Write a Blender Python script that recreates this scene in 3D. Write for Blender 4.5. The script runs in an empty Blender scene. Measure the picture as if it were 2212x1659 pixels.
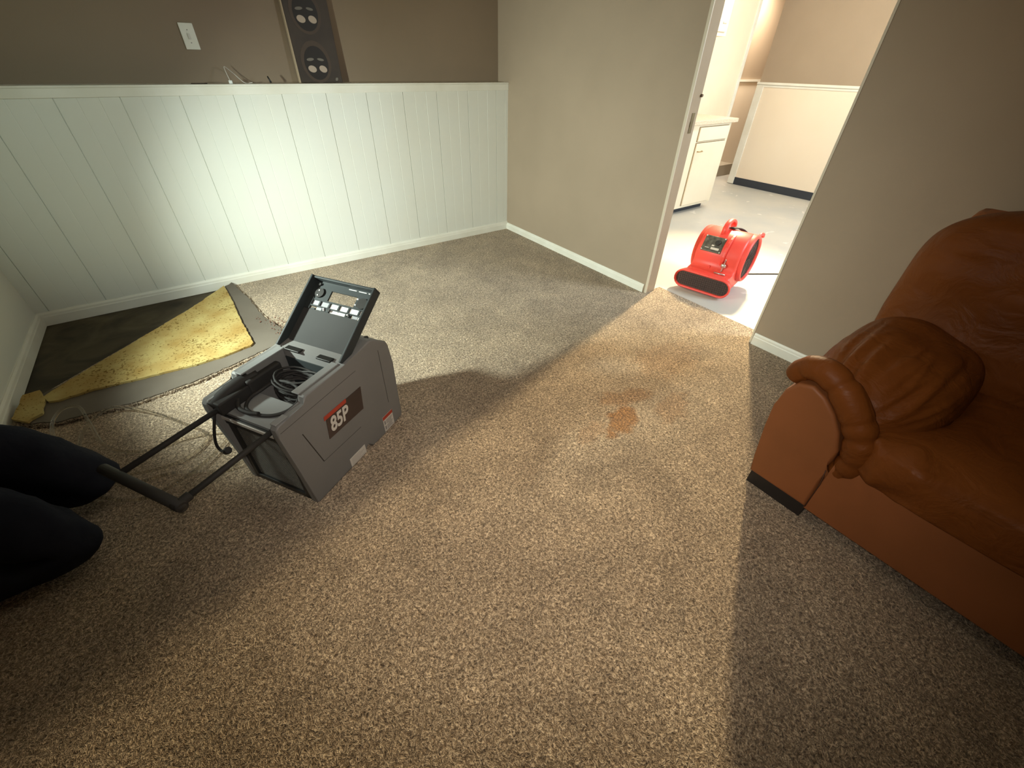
import bpy, bmesh, math, random
from mathutils import Vector, Matrix, noise as mnoise
random.seed(7)
PI = math.pi
SC = bpy.context.scene
COL = SC.collection

# ------------------------------------------------------------------ camera
cam_d = bpy.data.cameras.new('camera'); cam = bpy.data.objects.new('camera', cam_d); COL.objects.link(cam)
cam_d.sensor_width = 36.0; cam_d.lens = 887.77 / 2212 * 36.0; cam_d.clip_start = 0.02; cam_d.clip_end = 60
yaw, pit, rol = map(math.radians, (36.16506, 38.02737, 1.19311))
fwd = Vector((math.sin(yaw) * math.cos(pit), math.cos(yaw) * math.cos(pit), -math.sin(pit)))
rt0 = Vector((math.cos(yaw), -math.sin(yaw), 0)); up0 = rt0.cross(fwd)
rt = math.cos(rol) * rt0 + math.sin(rol) * up0; up = -math.sin(rol) * rt0 + math.cos(rol) * up0
cam.matrix_world = Matrix(((rt.x, up.x, -fwd.x, 0), (rt.y, up.y, -fwd.y, 0), (rt.z, up.z, -fwd.z, 1.37), (0, 0, 0, 1)))
SC.camera = cam

# ------------------------------------------------------------------ world, lights, exposure
SC.view_settings.view_transform = 'Standard'; SC.view_settings.look = 'None'
SC.view_settings.gamma = 1.0; SC.view_settings.exposure = 0.0
try: SC.view_settings.use_curve_mapping = False
except Exception: pass
wd = bpy.data.worlds.new('world'); SC.world = wd; wd.use_nodes = True
wd.node_tree.nodes['Background'].inputs[0].default_value = (0.6, 0.62, 0.7, 1)
wd.node_tree.nodes['Background'].inputs[1].default_value = 0.02

def lamp(name, kind, loc, energy, color, size=0.1, aim=None, **kw):
    d = bpy.data.lights.new(name, kind); o = bpy.data.objects.new(name, d); COL.objects.link(o)
    o.location = loc; d.energy = energy; d.color = color
    if kind == 'AREA': d.size = size
    else: d.shadow_soft_size = size
    for k, v in kw.items(): setattr(d, k, v)
    if aim is not None:
        o.rotation_euler = (Vector(aim) - Vector(loc)).to_track_quat('-Z', 'Y').to_euler()
    return o

lamp('kitchen_lamp', 'POINT', (5.0, 2.38, 2.14), 62, (1.0, 0.90, 0.74), 0.10)
lamp('doorway_fill_spot', 'SPOT', (5.0, 2.38, 2.20), 950, (1.0, 0.78, 0.45), 0.09, aim=(2.3, 1.32, 0.0),
     spot_size=math.radians(74), spot_blend=0.9)  # added spot without a fixture, strengthens the warm pool through the doorway
lamp('kitchen_cool_fill', 'AREA', (4.3, -0.6, 1.7), 95, (0.80, 0.92, 1.0), 1.0, aim=(4.1, 2.2, 0.2))  # added cool fill for the blower and cabinets, no window modelled
WL = (-1.02, 2.10, 1.22); WA = (2.2, 2.85, -0.32)
lamp('work_light_beam', 'SPOT', WL, 445, (0.90, 1.0, 0.88), 0.06, aim=WA, spot_size=math.radians(100), spot_blend=1.0)
lamp('phone_torch', 'SPOT', (0.02, 0.0, 1.40), 66, (1.0, 0.89, 0.78), 0.03, aim=(1.45, 1.6, 0.0),
     spot_size=math.radians(116), spot_blend=1.0)
lamp('wainscot_fill_spot', 'SPOT', (-0.6, -0.4, 2.27), 120, (0.78, 1.0, 0.88), 0.1, aim=(-0.25, 3.6, 0.90), spot_size=math.radians(31), spot_blend=1.0)  # added spot with no visible source, lifts the left part of the wainscot
lamp('room_ambient_fill', 'AREA', (0.9, 0.9, 2.28), 3, (1.0, 0.86, 0.70), 0.5, aim=(0.9, 0.9, 0))  # added weak overhead fill for ambient light, not a real fixture

# ------------------------------------------------------------------ helpers
def S(c):                                  # sRGB 0-255 -> linear
    return tuple(((v / 255) / 12.92 if v / 255 <= 0.04045 else ((v / 255 + 0.055) / 1.055) ** 2.4) for v in c) + (1.0,)

def mat(name, color, rough=0.6, metal=0.0, spec=0.5, noise=None, bump=None, emit=None, alpha=None, trans=None, coat=None, coords='Object'):
    """noise=(scale, color2, amount[,detail]); bump=(scale, strength, dist)"""
    m = bpy.data.materials.new(name); m.use_nodes = True
    nt = m.node_tree; b = nt.nodes['Principled BSDF']
    b.inputs['Base Color'].default_value = color if len(color) == 4 else tuple(color) + (1,)
    b.inputs['Roughness'].default_value = rough; b.inputs['Metallic'].default_value = metal
    b.inputs['Specular IOR Level'].default_value = spec
    if coat: b.inputs['Coat Weight'].default_value = coat
    if emit: b.inputs['Emission Color'].default_value = emit[0]; b.inputs['Emission Strength'].default_value = emit[1]
    if trans: b.inputs['Transmission Weight'].default_value = trans
    if alpha is not None: b.inputs['Alpha'].default_value = alpha
    tc = nt.nodes.new('ShaderNodeTexCoord')
    if noise:
        n = nt.nodes.new('ShaderNodeTexNoise'); n.inputs['Scale'].default_value = noise[0]
        n.inputs['Detail'].default_value = noise[3] if len(noise) > 3 else 4
        nt.links.new(tc.outputs[coords], n.inputs['Vector'])
        r = nt.nodes.new('ShaderNodeValToRGB'); r.color_ramp.elements[0].position = 0.35; r.color_ramp.elements[1].position = 0.68
        r.color_ramp.elements[0].color = b.inputs['Base Color'].default_value[:]
        c1 = b.inputs['Base Color'].default_value; c2 = noise[1]; a = noise[2]
        r.color_ramp.elements[1].color = tuple(c1[i] * (1 - a) + c2[i] * a for i in range(3)) + (1,)
        nt.links.new(n.outputs['Fac'], r.inputs['Fac']); nt.links.new(r.outputs['Color'], b.inputs['Base Color'])
    if bump:
        n = nt.nodes.new('ShaderNodeTexNoise'); n.inputs['Scale'].default_value = bump[0]; n.inputs['Detail'].default_value = 5
        nt.links.new(tc.outputs[coords], n.inputs['Vector'])
        bp = nt.nodes.new('ShaderNodeBump'); bp.inputs['Strength'].default_value = bump[1]; bp.inputs['Distance'].default_value = bump[2]
        nt.links.new(n.outputs['Fac'], bp.inputs['Height']); nt.links.new(bp.outputs['Normal'], b.inputs['Normal'])
    return m

def link_bm(name, bm, mats, parent=None, smooth=False, loc=None):
    me = bpy.data.meshes.new(name)
    bmesh.ops.recalc_face_normals(bm, faces=bm.faces[:])
    bm.to_mesh(me); bm.free()
    for m in (mats if isinstance(mats, (list, tuple)) else [mats]): me.materials.append(m)
    if smooth:
        me.polygons.foreach_set('use_smooth', [True] * len(me.polygons))
    o = bpy.data.objects.new(name, me); COL.objects.link(o)
    if parent is not None: o.parent = parent
    if loc is not None: o.location = loc
    return o

def split_parts(name, bm, m, parent=None, label=None):
    """one part per connected piece"""
    bm.verts.ensure_lookup_table(); seen = set(); out = []
    for v in bm.verts:
        if v in seen: continue
        st = [v]; seen.add(v); isl = []
        while st:
            a = st.pop(); isl.append(a)
            for e in a.link_edges:
                b_ = e.other_vert(a)
                if b_ not in seen: seen.add(b_); st.append(b_)
        nb = bmesh.new(); mp = {a: nb.verts.new(a.co) for a in isl}; fs = {f for a in isl for f in a.link_faces}
        for f in fs:
            g = nb.faces.new([mp[x] for x in f.verts]); g.smooth = f.smooth; g.material_index = f.material_index
        o = link_bm(name, nb, m, parent); out.append(o)
        if label: o['label'] = label
    bm.free(); return out

def wn(o):                                  # shade-by-angle look for bevelled boxes
    m = o.modifiers.new('wn', 'WEIGHTED_NORMAL'); m.keep_sharp = True
    return o

def box(bm, x0, x1, y0, y1, z0, z1, bev=0.0, seg=2, mi=0, M=None):
    vs = [bm.verts.new((x, y, z)) for z in (z0, z1) for y in (y0, y1) for x in (x0, x1)]
    idx = [(0, 2, 3, 1), (4, 5, 7, 6), (0, 1, 5, 4), (2, 6, 7, 3), (0, 4, 6, 2), (1, 3, 7, 5)]
    fs = [bm.faces.new([vs[i] for i in f]) for f in idx]
    for f in fs: f.material_index = mi
    geom = vs
    if bev > 0:
        es = list({e for f in fs for e in f.edges})
        r = bmesh.ops.bevel(bm, geom=es, offset=bev, segments=seg, affect='EDGES', profile=0.6)
        geom = list({v for f in r['faces'] for v in f.verts} | {v for v in vs if v.is_valid})
        for f in r['faces']: f.material_index = mi; f.smooth = True
        geom = list({v for v in geom if v.is_valid})
    if M is not None:
        # every vert linked to this island
        seen = set(geom); st = list(geom)
        while st:
            v = st.pop()
            for e in v.link_edges:
                w = e.other_vert(v)
                if w not in seen: seen.add(w); st.append(w)
        bmesh.ops.transform(bm, matrix=M, verts=list(seen))
    return geom

def prism(bm, pts, d0, d1, axis='y', bev=0.0, mi=0, seg=2):
    """pts: outline (a,b); extruded along axis from d0 to d1.  axis y: (a,d,b); x: (d,a,b); z: (a,b,d)"""
    def P(a, b, d): return {'y': (a, d, b), 'x': (d, a, b), 'z': (a, b, d)}[axis]
    A = [bm.verts.new(P(a, b, d0)) for a, b in pts]; B = [bm.verts.new(P(a, b, d1)) for a, b in pts]
    n = len(pts); fs = [bm.faces.new(A), bm.faces.new(B[::-1])]
    for i in range(n): fs.append(bm.faces.new((A[i], B[i], B[(i + 1) % n], A[(i + 1) % n])))
    for f in fs: f.material_index = mi
    if bev > 0:
        es = list({e for f in fs[:2] for e in f.edges})
        r = bmesh.ops.bevel(bm, geom=es, offset=bev, segments=seg, affect='EDGES', profile=0.6)
        for f in r['faces']: f.material_index = mi; f.smooth = True
    return fs

def smooth_path(pts, n=8, closed=False):
    P = [Vector(p) for p in pts]; out = []
    N = len(P); R = N if closed else N - 1
    for i in range(R):
        p1, p2 = P[i], P[(i + 1) % N]
        p0 = P[i - 1] if (closed or i > 0) else p1 * 2 - p2
        p3 = P[(i + 2) % N] if (closed or i + 2 < N) else p2 * 2 - p1
        for k in range(n):
            t = k / n
            out.append(0.5 * ((2 * p1) + (-p0 + p2) * t + (2 * p0 - 5 * p1 + 4 * p2 - p3) * t * t + (-p0 + 3 * p1 - 3 * p2 + p3) * t ** 3))
    if not closed: out.append(P[-1])
    return out

def tube(bm, pts, r, seg=10, closed=False, caps=True, mi=0, sy=1.0):
    pts = [Vector(p) for p in pts]; n = len(pts); rings = []
    rr = r if isinstance(r, (list, tuple)) else [r] * n
    T0 = None; up_ = Vector((0, 0, 1))
    for i in range(n):
        a = pts[i - 1] if (i > 0 or closed) else pts[i]; b = pts[(i + 1) % n] if (i < n - 1 or closed) else pts[i]
        T = (b - a).normalized()
        if T0 is None:
            u = T.cross(up_)
            if u.length < 0.1: u = T.cross(Vector((1, 0, 0)))
            u.normalize()
        else:
            u = (u - T * u.dot(T)).normalized()
        T0 = T; v = T.cross(u)
        ring = [bm.verts.new(pts[i] + (u * math.cos(2 * PI * k / seg) + v * math.sin(2 * PI * k / seg) * sy) * rr[i]) for k in range(seg)]
        rings.append(ring)
    R = n if closed else n - 1
    for i in range(R):
        A, B = rings[i], rings[(i + 1) % n]
        for k in range(seg):
            f = bm.faces.new((A[k], A[(k + 1) % seg], B[(k + 1) % seg], B[k])); f.smooth = True; f.material_index = mi
    if caps and not closed:
        f = bm.faces.new(rings[0][::-1]); f.material_index = mi
        f = bm.faces.new(rings[-1]); f.material_index = mi
    return rings

def cyl(bm, c, r, h, axis='z', seg=24, mi=0, r2=None, bev=0):
    c = Vector(c); r2 = r if r2 is None else r2
    ax = {'x': Vector((1, 0, 0)), 'y': Vector((0, 1, 0)), 'z': Vector((0, 0, 1))}[axis] if isinstance(axis, str) else Vector(axis).normalized()
    u = ax.cross(Vector((0.3, 0.5, 0.8))).normalized(); v = ax.cross(u)
    prof = [(r, 0), (r2, h)] if not bev else [(r - bev, 0), (r, bev), (r2, h - bev), (r2 - bev, h)]
    rings = [[bm.verts.new(c + ax * z + (u * math.cos(2 * PI * k / seg) + v * math.sin(2 * PI * k / seg)) * q) for k in range(seg)] for q, z in prof]
    for A, B in zip(rings, rings[1:]):
        for k in range(seg):
            f = bm.faces.new((A[k], A[(k + 1) % seg], B[(k + 1) % seg], B[k])); f.material_index = mi; f.smooth = True
    f = bm.faces.new(rings[0][::-1]); f.material_index = mi
    f = bm.faces.new(rings[-1]); f.material_index = mi

def sgnpow(a, p): return math.copysign(abs(a) ** p, a)

def puff(bm, c, s, e1=0.55, e2=0.55, nu=48, nv=28, fn=None, mi=0, rot=None):
    """superellipsoid cushion; fn(Vector local unit, Vector pos)->pos"""
    c = Vector(c); rings = []
    for j in range(nv + 1):
        ph = -PI / 2 + PI * j / nv; ring = []
        for i in range(nu):
            th = 2 * PI * i / nu
            x = sgnpow(math.cos(ph), e1) * sgnpow(math.cos(th), e2); y = sgnpow(math.cos(ph), e1) * sgnpow(math.sin(th), e2); z = sgnpow(math.sin(ph), e1)
            p = Vector((x * s[0], y * s[1], z * s[2]))
            if fn: p = fn(Vector((x, y, z)), p)
            if rot is not None: p = rot @ p
            ring.append(p + c)
        rings.append(ring)
    bot = bm.verts.new(sum(rings[0], Vector()) / nu); top = bm.verts.new(sum(rings[-1], Vector()) / nu)
    V = [[bm.verts.new(p) for p in ring] for ring in rings[1:-1]]
    for A, B in zip(V, V[1:]):
        for i in range(nu):
            f = bm.faces.new((A[i], A[(i + 1) % nu], B[(i + 1) % nu], B[i])); f.smooth = True; f.material_index = mi
    for i in range(nu):
        f = bm.faces.new((bot, V[0][(i + 1) % nu], V[0][i])); f.smooth = True; f.material_index = mi
        f = bm.faces.new((top, V[-1][i], V[-1][(i + 1) % nu])); f.smooth = True; f.material_index = mi

def thing(name, label, cat, loc=(0, 0, 0), rotz=0.0, group=None):
    o = bpy.data.objects.new(name, None); COL.objects.link(o); o.empty_display_size = 0.1
    o.location = loc; o.rotation_euler = (0, 0, rotz); o['label'] = label; o['category'] = cat
    if group: o['group'] = group
    return o

def tag(o, label, cat, group=None):
    o['label'] = label; o['category'] = cat
    if group: o['group'] = group
    return o

def struct(name, bm, m, smooth=False, label=None):
    o = link_bm(name, bm, m, None, smooth); o['kind'] = 'structure'
    if label: o['label'] = label
    return o

# ------------------------------------------------------------------ materials
def carpet_mat():
    m = bpy.data.materials.new('cut_pile_carpet'); m.use_nodes = True; nt = m.node_tree; b = nt.nodes['Principled BSDF']
    b.inputs['Roughness'].default_value = 0.95; b.inputs['Specular IOR Level'].default_value = 0.1
    b.inputs['Sheen Weight'].default_value = 0.25; b.inputs['Sheen Roughness'].default_value = 0.6
    tc = nt.nodes.new('ShaderNodeTexCoord'); L = nt.links.new
    def noise(scale, det, dist, rough=0.55, sc=(1, 1, 1), rz=0):
        mp = nt.nodes.new('ShaderNodeMapping'); mp.inputs['Scale'].default_value = sc; mp.inputs['Rotation'].default_value = (0, 0, rz)
        L(tc.outputs['Object'], mp.inputs['Vector'])
        n = nt.nodes.new('ShaderNodeTexNoise'); n.inputs['Scale'].default_value = scale; n.inputs['Detail'].default_value = det
        n.inputs['Distortion'].default_value = dist; n.inputs['Roughness'].default_value = rough
        L(mp.outputs[0], n.inputs['Vector']); return n
    def ramp(src, e):
        r = nt.nodes.new('ShaderNodeValToRGB'); L(src, r.inputs['Fac'])
        r.color_ramp.elements[0].position = e[0][0]; r.color_ramp.elements[0].color = e[0][1]
        r.color_ramp.elements[1].position = e[-1][0]; r.color_ramp.elements[1].color = e[-1][1]
        for p, c in e[1:-1]:
            q = r.color_ramp.elements.new(p); q.color = c
        return r
    def mix(fac, a, c, mode='MIX'):
        x = nt.nodes.new('ShaderNodeMixRGB'); x.blend_type = mode
        if isinstance(fac, float): x.inputs[0].default_value = fac
        else: L(fac, x.inputs[0])
        for i, v in ((1, a), (2, c)):
            if isinstance(v, tuple): x.inputs[i].default_value = v
            else: L(v, x.inputs[i])
        return x.outputs[0]
    warp = noise(22, 2, 0.0)
    def streak(ang, sa, sb_, seed):             # yarn ends lying in one direction
        ad = nt.nodes.new('ShaderNodeVectorMath'); ad.operation = 'MULTIPLY_ADD'
        L(warp.outputs['Color'], ad.inputs[0]); ad.inputs[1].default_value = (0.035, 0.035, 0); L(tc.outputs['Object'], ad.inputs[2])
        mp = nt.nodes.new('ShaderNodeMapping'); mp.vector_type = 'POINT'
        mp.inputs['Rotation'].default_value = (0, 0, ang); L(ad.outputs[0], mp.inputs['Vector'])
        m2 = nt.nodes.new('ShaderNodeMapping'); m2.inputs['Scale'].default_value = (sa, sb_, 1); m2.inputs['Location'].default_value = (seed, seed * 1.7, 0); L(mp.outputs[0], m2.inputs['Vector'])
        n = nt.nodes.new('ShaderNodeTexNoise'); n.inputs['Scale'].default_value = 1; n.inputs['Detail'].default_value = 2.0; n.inputs['Roughness'].default_value = 0.65
        L(m2.outputs[0], n.inputs['Vector']); return n
    ss = [streak(0.3, 84, 215, 3), streak(1.35, 84, 215, 11), streak(2.4, 84, 215, 23)]
    def mth(op, a_, b_):
        x = nt.nodes.new('ShaderNodeMath'); x.operation = op
        for i, v in enumerate((a_, b_)):
            if isinstance(v, float): x.inputs[i].default_value = v
            else: L(v, x.inputs[i])
        return x.outputs[0]
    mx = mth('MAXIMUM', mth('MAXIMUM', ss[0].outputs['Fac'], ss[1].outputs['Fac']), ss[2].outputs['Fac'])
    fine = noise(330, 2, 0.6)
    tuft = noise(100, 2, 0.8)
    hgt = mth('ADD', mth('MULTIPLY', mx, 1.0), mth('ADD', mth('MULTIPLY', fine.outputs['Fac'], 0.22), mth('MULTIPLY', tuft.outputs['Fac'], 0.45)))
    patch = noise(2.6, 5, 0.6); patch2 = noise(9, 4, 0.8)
    c1 = ramp(hgt, [(0.74, (0.085, 0.054, 0.029, 1)), (0.86, (0.33, 0.245, 0.157, 1)), (0.95, (0.55, 0.425, 0.29, 1)), (1.08, (0.88, 0.72, 0.52, 1))])  # low pile darkened in colour to imitate shade between fibres, plus yarn tones
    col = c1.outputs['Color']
    p1 = ramp(patch.outputs['Fac'], [(0.32, (0.74, 0.72, 0.70, 1)), (0.66, (1.08, 1.08, 1.08, 1))])
    col = mix(1.0, col, p1.outputs['Color'], 'MULTIPLY')
    p2 = ramp(patch2.outputs['Fac'], [(0.3, (0.86, 0.86, 0.86, 1)), (0.7, (1.08, 1.08, 1.08, 1))])
    col = mix(1.0, col, p2.outputs['Color'], 'MULTIPLY')
    # rust-brown stains near the doorway
    sep = nt.nodes.new('ShaderNodeSeparateXYZ'); L(tc.outputs['Object'], sep.inputs[0])
    def stain(col, cx, cy, rx, ry, ang, amt, wob=0.9):
        mp = nt.nodes.new('ShaderNodeMapping'); mp.vector_type = 'TEXTURE'
        mp.inputs['Location'].default_value = (cx, cy, 0); mp.inputs['Rotation'].default_value = (0, 0, ang); mp.inputs['Scale'].default_value = (rx, ry, 1)
        L(tc.outputs['Object'], mp.inputs['Vector'])
        ln = nt.nodes.new('ShaderNodeVectorMath'); ln.operation = 'LENGTH'; L(mp.outputs[0], ln.inputs[0])
        nz = noise(14, 4, 0.5)
        ad = nt.nodes.new('ShaderNodeMath'); ad.operation = 'MULTIPLY_ADD'; ad.inputs[1].default_value = wob * 2; L(nz.outputs['Fac'], ad.inputs[0]); L(ln.outputs['Value'], ad.inputs[2])
        rp = nt.nodes.new('ShaderNodeMapRange'); rp.inputs['From Min'].default_value = 0.7 + wob; rp.inputs['From Max'].default_value = 1.15 + wob
        rp.inputs['To Min'].default_value = amt; rp.inputs['To Max'].default_value = 0.0
        L(ad.outputs[0], rp.inputs['Value'])
        return mix(rp.outputs[0], col, mix(1.0, col, (0.80, 0.52, 0.27, 1), 'MULTIPLY'))
    col = stain(col, 1.305, 0.87, 0.115, 0.07, 0.35, 1.0)
    col = stain(col, 1.46, 0.99, 0.16, 0.06, -0.3, 0.55)
    col = stain(col, 1.60, 0.80, 0.14, 0.07, 0.3, 0.4)
    col = stain(col, 1.12, 0.90, 0.10, 0.05, 0.1, 0.35)
    col = stain(col, 1.95, 1.10, 0.25, 0.14, 0.1, 0.28)
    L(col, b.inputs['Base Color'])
    bp = nt.nodes.new('ShaderNodeBump'); bp.inputs['Strength'].default_value = 1.0; bp.inputs['Distance'].default_value = 0.012
    L(hgt, bp.inputs['Height']); L(bp.outputs['Normal'], b.inputs['Normal'])
    return m
M_carpet = carpet_mat()

def wall_paint(name, c, c2):
    return mat(name, c, rough=0.75, spec=0.25, noise=(1.6, c2, 1.0, 3), bump=(160, 0.12, 0.002))
M_greige = wall_paint('greige_wall_paint', (0.335, 0.268, 0.196, 1), (0.365, 0.292, 0.215, 1))
M_greige_dim = wall_paint('shade_darkened_greige_paint', (0.24, 0.185, 0.130, 1), (0.26, 0.20, 0.142, 1))  # same greige paint, colour darkened to imitate the dimmer light up there
M_white = mat('white_painted_boards', (0.70, 0.72, 0.67, 1), rough=0.42, spec=0.4, noise=(3.0, (0.70, 0.71, 0.65, 1), 1.0, 3), bump=(40, 0.05, 0.002))
M_trim = mat('white_trim_paint', (0.78, 0.78, 0.71, 1), rough=0.4, spec=0.45, noise=(6, (0.70, 0.69, 0.60, 1), 0.8))
M_ceil = mat('ceiling_paint', (0.72, 0.69, 0.62, 1), rough=0.85, bump=(60, 0.2, 0.003))
M_tan = mat('tan_jamb_paint', (0.42, 0.335, 0.235, 1), rough=0.65, spec=0.2, noise=(4, (0.38, 0.30, 0.205, 1), 1.0))
M_bead = mat('cream_bead_paint', (0.60, 0.54, 0.43, 1), rough=0.5, spec=0.3)
M_cream = mat('cream_kitchen_paint', (0.80, 0.74, 0.58, 1), rough=0.5, spec=0.35, noise=(2, (0.76, 0.68, 0.52, 1), 1.0))
M_kpeach = mat('pale_wainscot_paint', (0.78, 0.68, 0.54, 1), rough=0.5, spec=0.3, noise=(1.2, (0.80, 0.71, 0.58, 1), 1.0))
M_black_rub = mat('dark_rubber_cove_base', (0.025, 0.032, 0.045, 1), rough=0.45)
M_darkgap = mat('dark_gap', (0.03, 0.022, 0.014, 1), rough=0.9)

def vinyl_mat():
    m = mat('grey_kitchen_floor', (0.44, 0.45, 0.44, 1), rough=0.45, spec=0.35, noise=(1.8, (0.54, 0.52, 0.47, 1), 1.0, 6), bump=(25, 0.05, 0.003))
    nt = m.node_tree; b = nt.nodes['Principled BSDF']; L = nt.links.new
    src = b.inputs['Base Color'].links[0].from_socket
    tc = nt.nodes.new('ShaderNodeTexCoord')
    n = nt.nodes.new('ShaderNodeTexNoise'); n.inputs['Scale'].default_value = 5.5; n.inputs['Detail'].default_value = 6; n.inputs['Distortion'].default_value = 0.8
    L(tc.outputs['Object'], n.inputs['Vector'])
    r = nt.nodes.new('ShaderNodeValToRGB'); r.color_ramp.elements[0].position = 0.66; r.color_ramp.elements[0].color = (0, 0, 0, 1)
    r.color_ramp.elements[1].position = 0.69; r.color_ramp.elements[1].color = (1, 1, 1, 1); L(n.outputs['Fac'], r.inputs['Fac'])
    x = nt.nodes.new('ShaderNodeMixRGB'); x.inputs[2].default_value = (0.66, 0.64, 0.60, 1)
    L(r.outputs['Color'], x.inputs[0]); L(src, x.inputs[1]); L(x.outputs[0], b.inputs['Base Color'])
    return m
M_vinyl = vinyl_mat()

def slab_mat():
    m = mat('stained_concrete', (0.025, 0.018, 0.009, 1), rough=0.6, spec=0.3, noise=(3.2, (0.11, 0.088, 0.05, 1), 1.0, 7), bump=(30, 0.3, 0.004))
    for n in m.node_tree.nodes:
        if n.type == 'TEX_NOISE' and abs(n.inputs['Scale'].default_value - 3.2) < 0.01: n.inputs['Distortion'].default_value = 1.2
    return m
M_slab = slab_mat()

def leather():
    m = bpy.data.materials.new('brown_leather'); m.use_nodes = True; nt = m.node_tree; b = nt.nodes['Principled BSDF']; L = nt.links.new
    b.inputs['Roughness'].default_value = 0.46; b.inputs['Specular IOR Level'].default_value = 0.15
    tc = nt.nodes.new('ShaderNodeTexCoord')
    n = nt.nodes.new('ShaderNodeTexNoise'); n.inputs['Scale'].default_value = 3.5; n.inputs['Detail'].default_value = 5; L(tc.outputs['Object'], n.inputs['Vector'])
    r = nt.nodes.new('ShaderNodeValToRGB'); r.color_ramp.elements[0].position = 0.3; r.color_ramp.elements[1].position = 0.7
    r.color_ramp.elements[0].color = (0.125, 0.036, 0.006, 1); r.color_ramp.elements[1].color = (0.19, 0.060, 0.012, 1)
    L(n.outputs['Fac'], r.inputs['Fac']); L(r.outputs['Color'], b.inputs['Base Color'])
    v = nt.nodes.new('ShaderNodeTexVoronoi'); v.inputs['Scale'].default_value = 260; L(tc.outputs['Object'], v.inputs['Vector'])
    w = nt.nodes.new('ShaderNodeTexNoise'); w.inputs['Scale'].default_value = 9; w.inputs['Detail'].default_value = 4; w.inputs['Distortion'].default_value = 1.6
    L(tc.outputs['Object'], w.inputs['Vector'])
    b1 = nt.nodes.new('ShaderNodeBump'); b1.inputs['Strength'].default_value = 0.10; b1.inputs['Distance'].default_value = 0.001; L(v.outputs['Distance'], b1.inputs['Height'])
    b2 = nt.nodes.new('ShaderNodeBump'); b2.inputs['Strength'].default_value = 0.42; b2.inputs['Distance'].default_value = 0.02
    L(w.outputs['Fac'], b2.inputs['Height']); L(b1.outputs['Normal'], b2.inputs['Normal']); L(b2.outputs['Normal'], b.inputs['Normal'])
    return m
M_leather = leather()
M_leather_flat = mat('brown_leather_panel', (0.235, 0.085, 0.028, 1), rough=0.5, spec=0.35, noise=(2.5, (0.30, 0.105, 0.036, 1), 1.0, 4), bump=(220, 0.06, 0.001))
M_seam = mat('leather_seam', (0.07, 0.025, 0.01, 1), rough=0.7)
M_blackwood = mat('black_sofa_foot', (0.018, 0.014, 0.012, 1), rough=0.6)

M_dh = mat('charcoal_plastic', (0.175, 0.178, 0.176, 1), rough=0.5, spec=0.4, noise=(3, (0.20, 0.20, 0.195, 1), 1.0), bump=(400, 0.15, 0.0008))
M_dh_l = mat('grey_plastic_rim', (0.24, 0.25, 0.25, 1), rough=0.5, bump=(400, 0.1, 0.0006))
M_blk = mat('black_plastic', (0.016, 0.016, 0.015, 1), rough=0.45)
M_blk2 = mat('soft_black_rubber', (0.022, 0.021, 0.02, 1), rough=0.7)
M_slate = mat('slate_plastic', (0.030, 0.037, 0.039, 1), rough=0.55, spec=0.3)
M_dkgrey = mat('lid_inner_grey', (0.05, 0.052, 0.052, 1), rough=0.75, spec=0.12, noise=(4, (0.06, 0.062, 0.062, 1), 1.0))
M_wht = mat('white_label', (0.62, 0.60, 0.55, 1), rough=0.5)
M_wht2 = mat('white_plastic', (0.80, 0.82, 0.78, 1), rough=0.4)
M_gry = mat('grey_label', (0.28, 0.29, 0.31, 1), rough=0.5)
M_red = mat('red_print', (0.42, 0.05, 0.025, 1), rough=0.5)
M_ink = mat('grey_print', (0.25, 0.24, 0.23, 1), rough=0.6)
M_maroon = mat('dark_badge', (0.045, 0.030, 0.026, 1), rough=0.4, noise=(5, (0.075, 0.05, 0.042, 1), 1.0))
M_alu = mat('aluminium_strip', (0.62, 0.60, 0.56, 1), rough=0.4, metal=0.3)
M_steel = mat('steel_wire', (0.55, 0.55, 0.54, 1), rough=0.3, metal=0.9)
M_coil = mat('metal_mesh', (0.16, 0.155, 0.135, 1), rough=0.5, metal=0.3)
M_reds = mat('red_polyethylene', (0.80, 0.075, 0.055, 1), rough=0.42, spec=0.45, noise=(5, (0.72, 0.065, 0.05, 1), 1.0), bump=(150, 0.06, 0.001))
M_brownblk = mat('dark_grille', (0.06, 0.035, 0.03, 1), rough=0.7)
M_olive = mat('control_panel_face', (0.075, 0.08, 0.05, 1), rough=0.35, noise=(30, (0.12, 0.12, 0.085, 1), 1.0))
M_navy = mat('dark_navy_cloth', (0.012, 0.014, 0.022, 1), rough=0.9, spec=0.1, noise=(6, (0.018, 0.02, 0.03, 1), 1.0), bump=(30, 0.4, 0.01))
M_skin = mat('skin', (0.45, 0.26, 0.18, 1), rough=0.55)
M_hair = mat('dark_hair', (0.03, 0.02, 0.015, 1), rough=0.7)
M_shoe = mat('dark_boot_leather', (0.022, 0.014, 0.01, 1), rough=0.7)
M_hose = mat('clear_vinyl_hose', (0.80, 0.76, 0.68, 1), rough=0.12, spec=0.4, trans=0.96)
M_hose.node_tree.nodes['Principled BSDF'].inputs['IOR'].default_value = 1.18
M_backing = mat('carpet_backing', (0.145, 0.125, 0.10, 1), rough=0.85, noise=(2.2, (0.10, 0.082, 0.062, 1), 1.0, 6), bump=(240, 0.25, 0.002))
M_lamp = mat('lamp_glass', (0.9, 0.85, 0.7, 1), rough=0.3, emit=((1.0, 0.85, 0.6, 1), 4.0))

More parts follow.
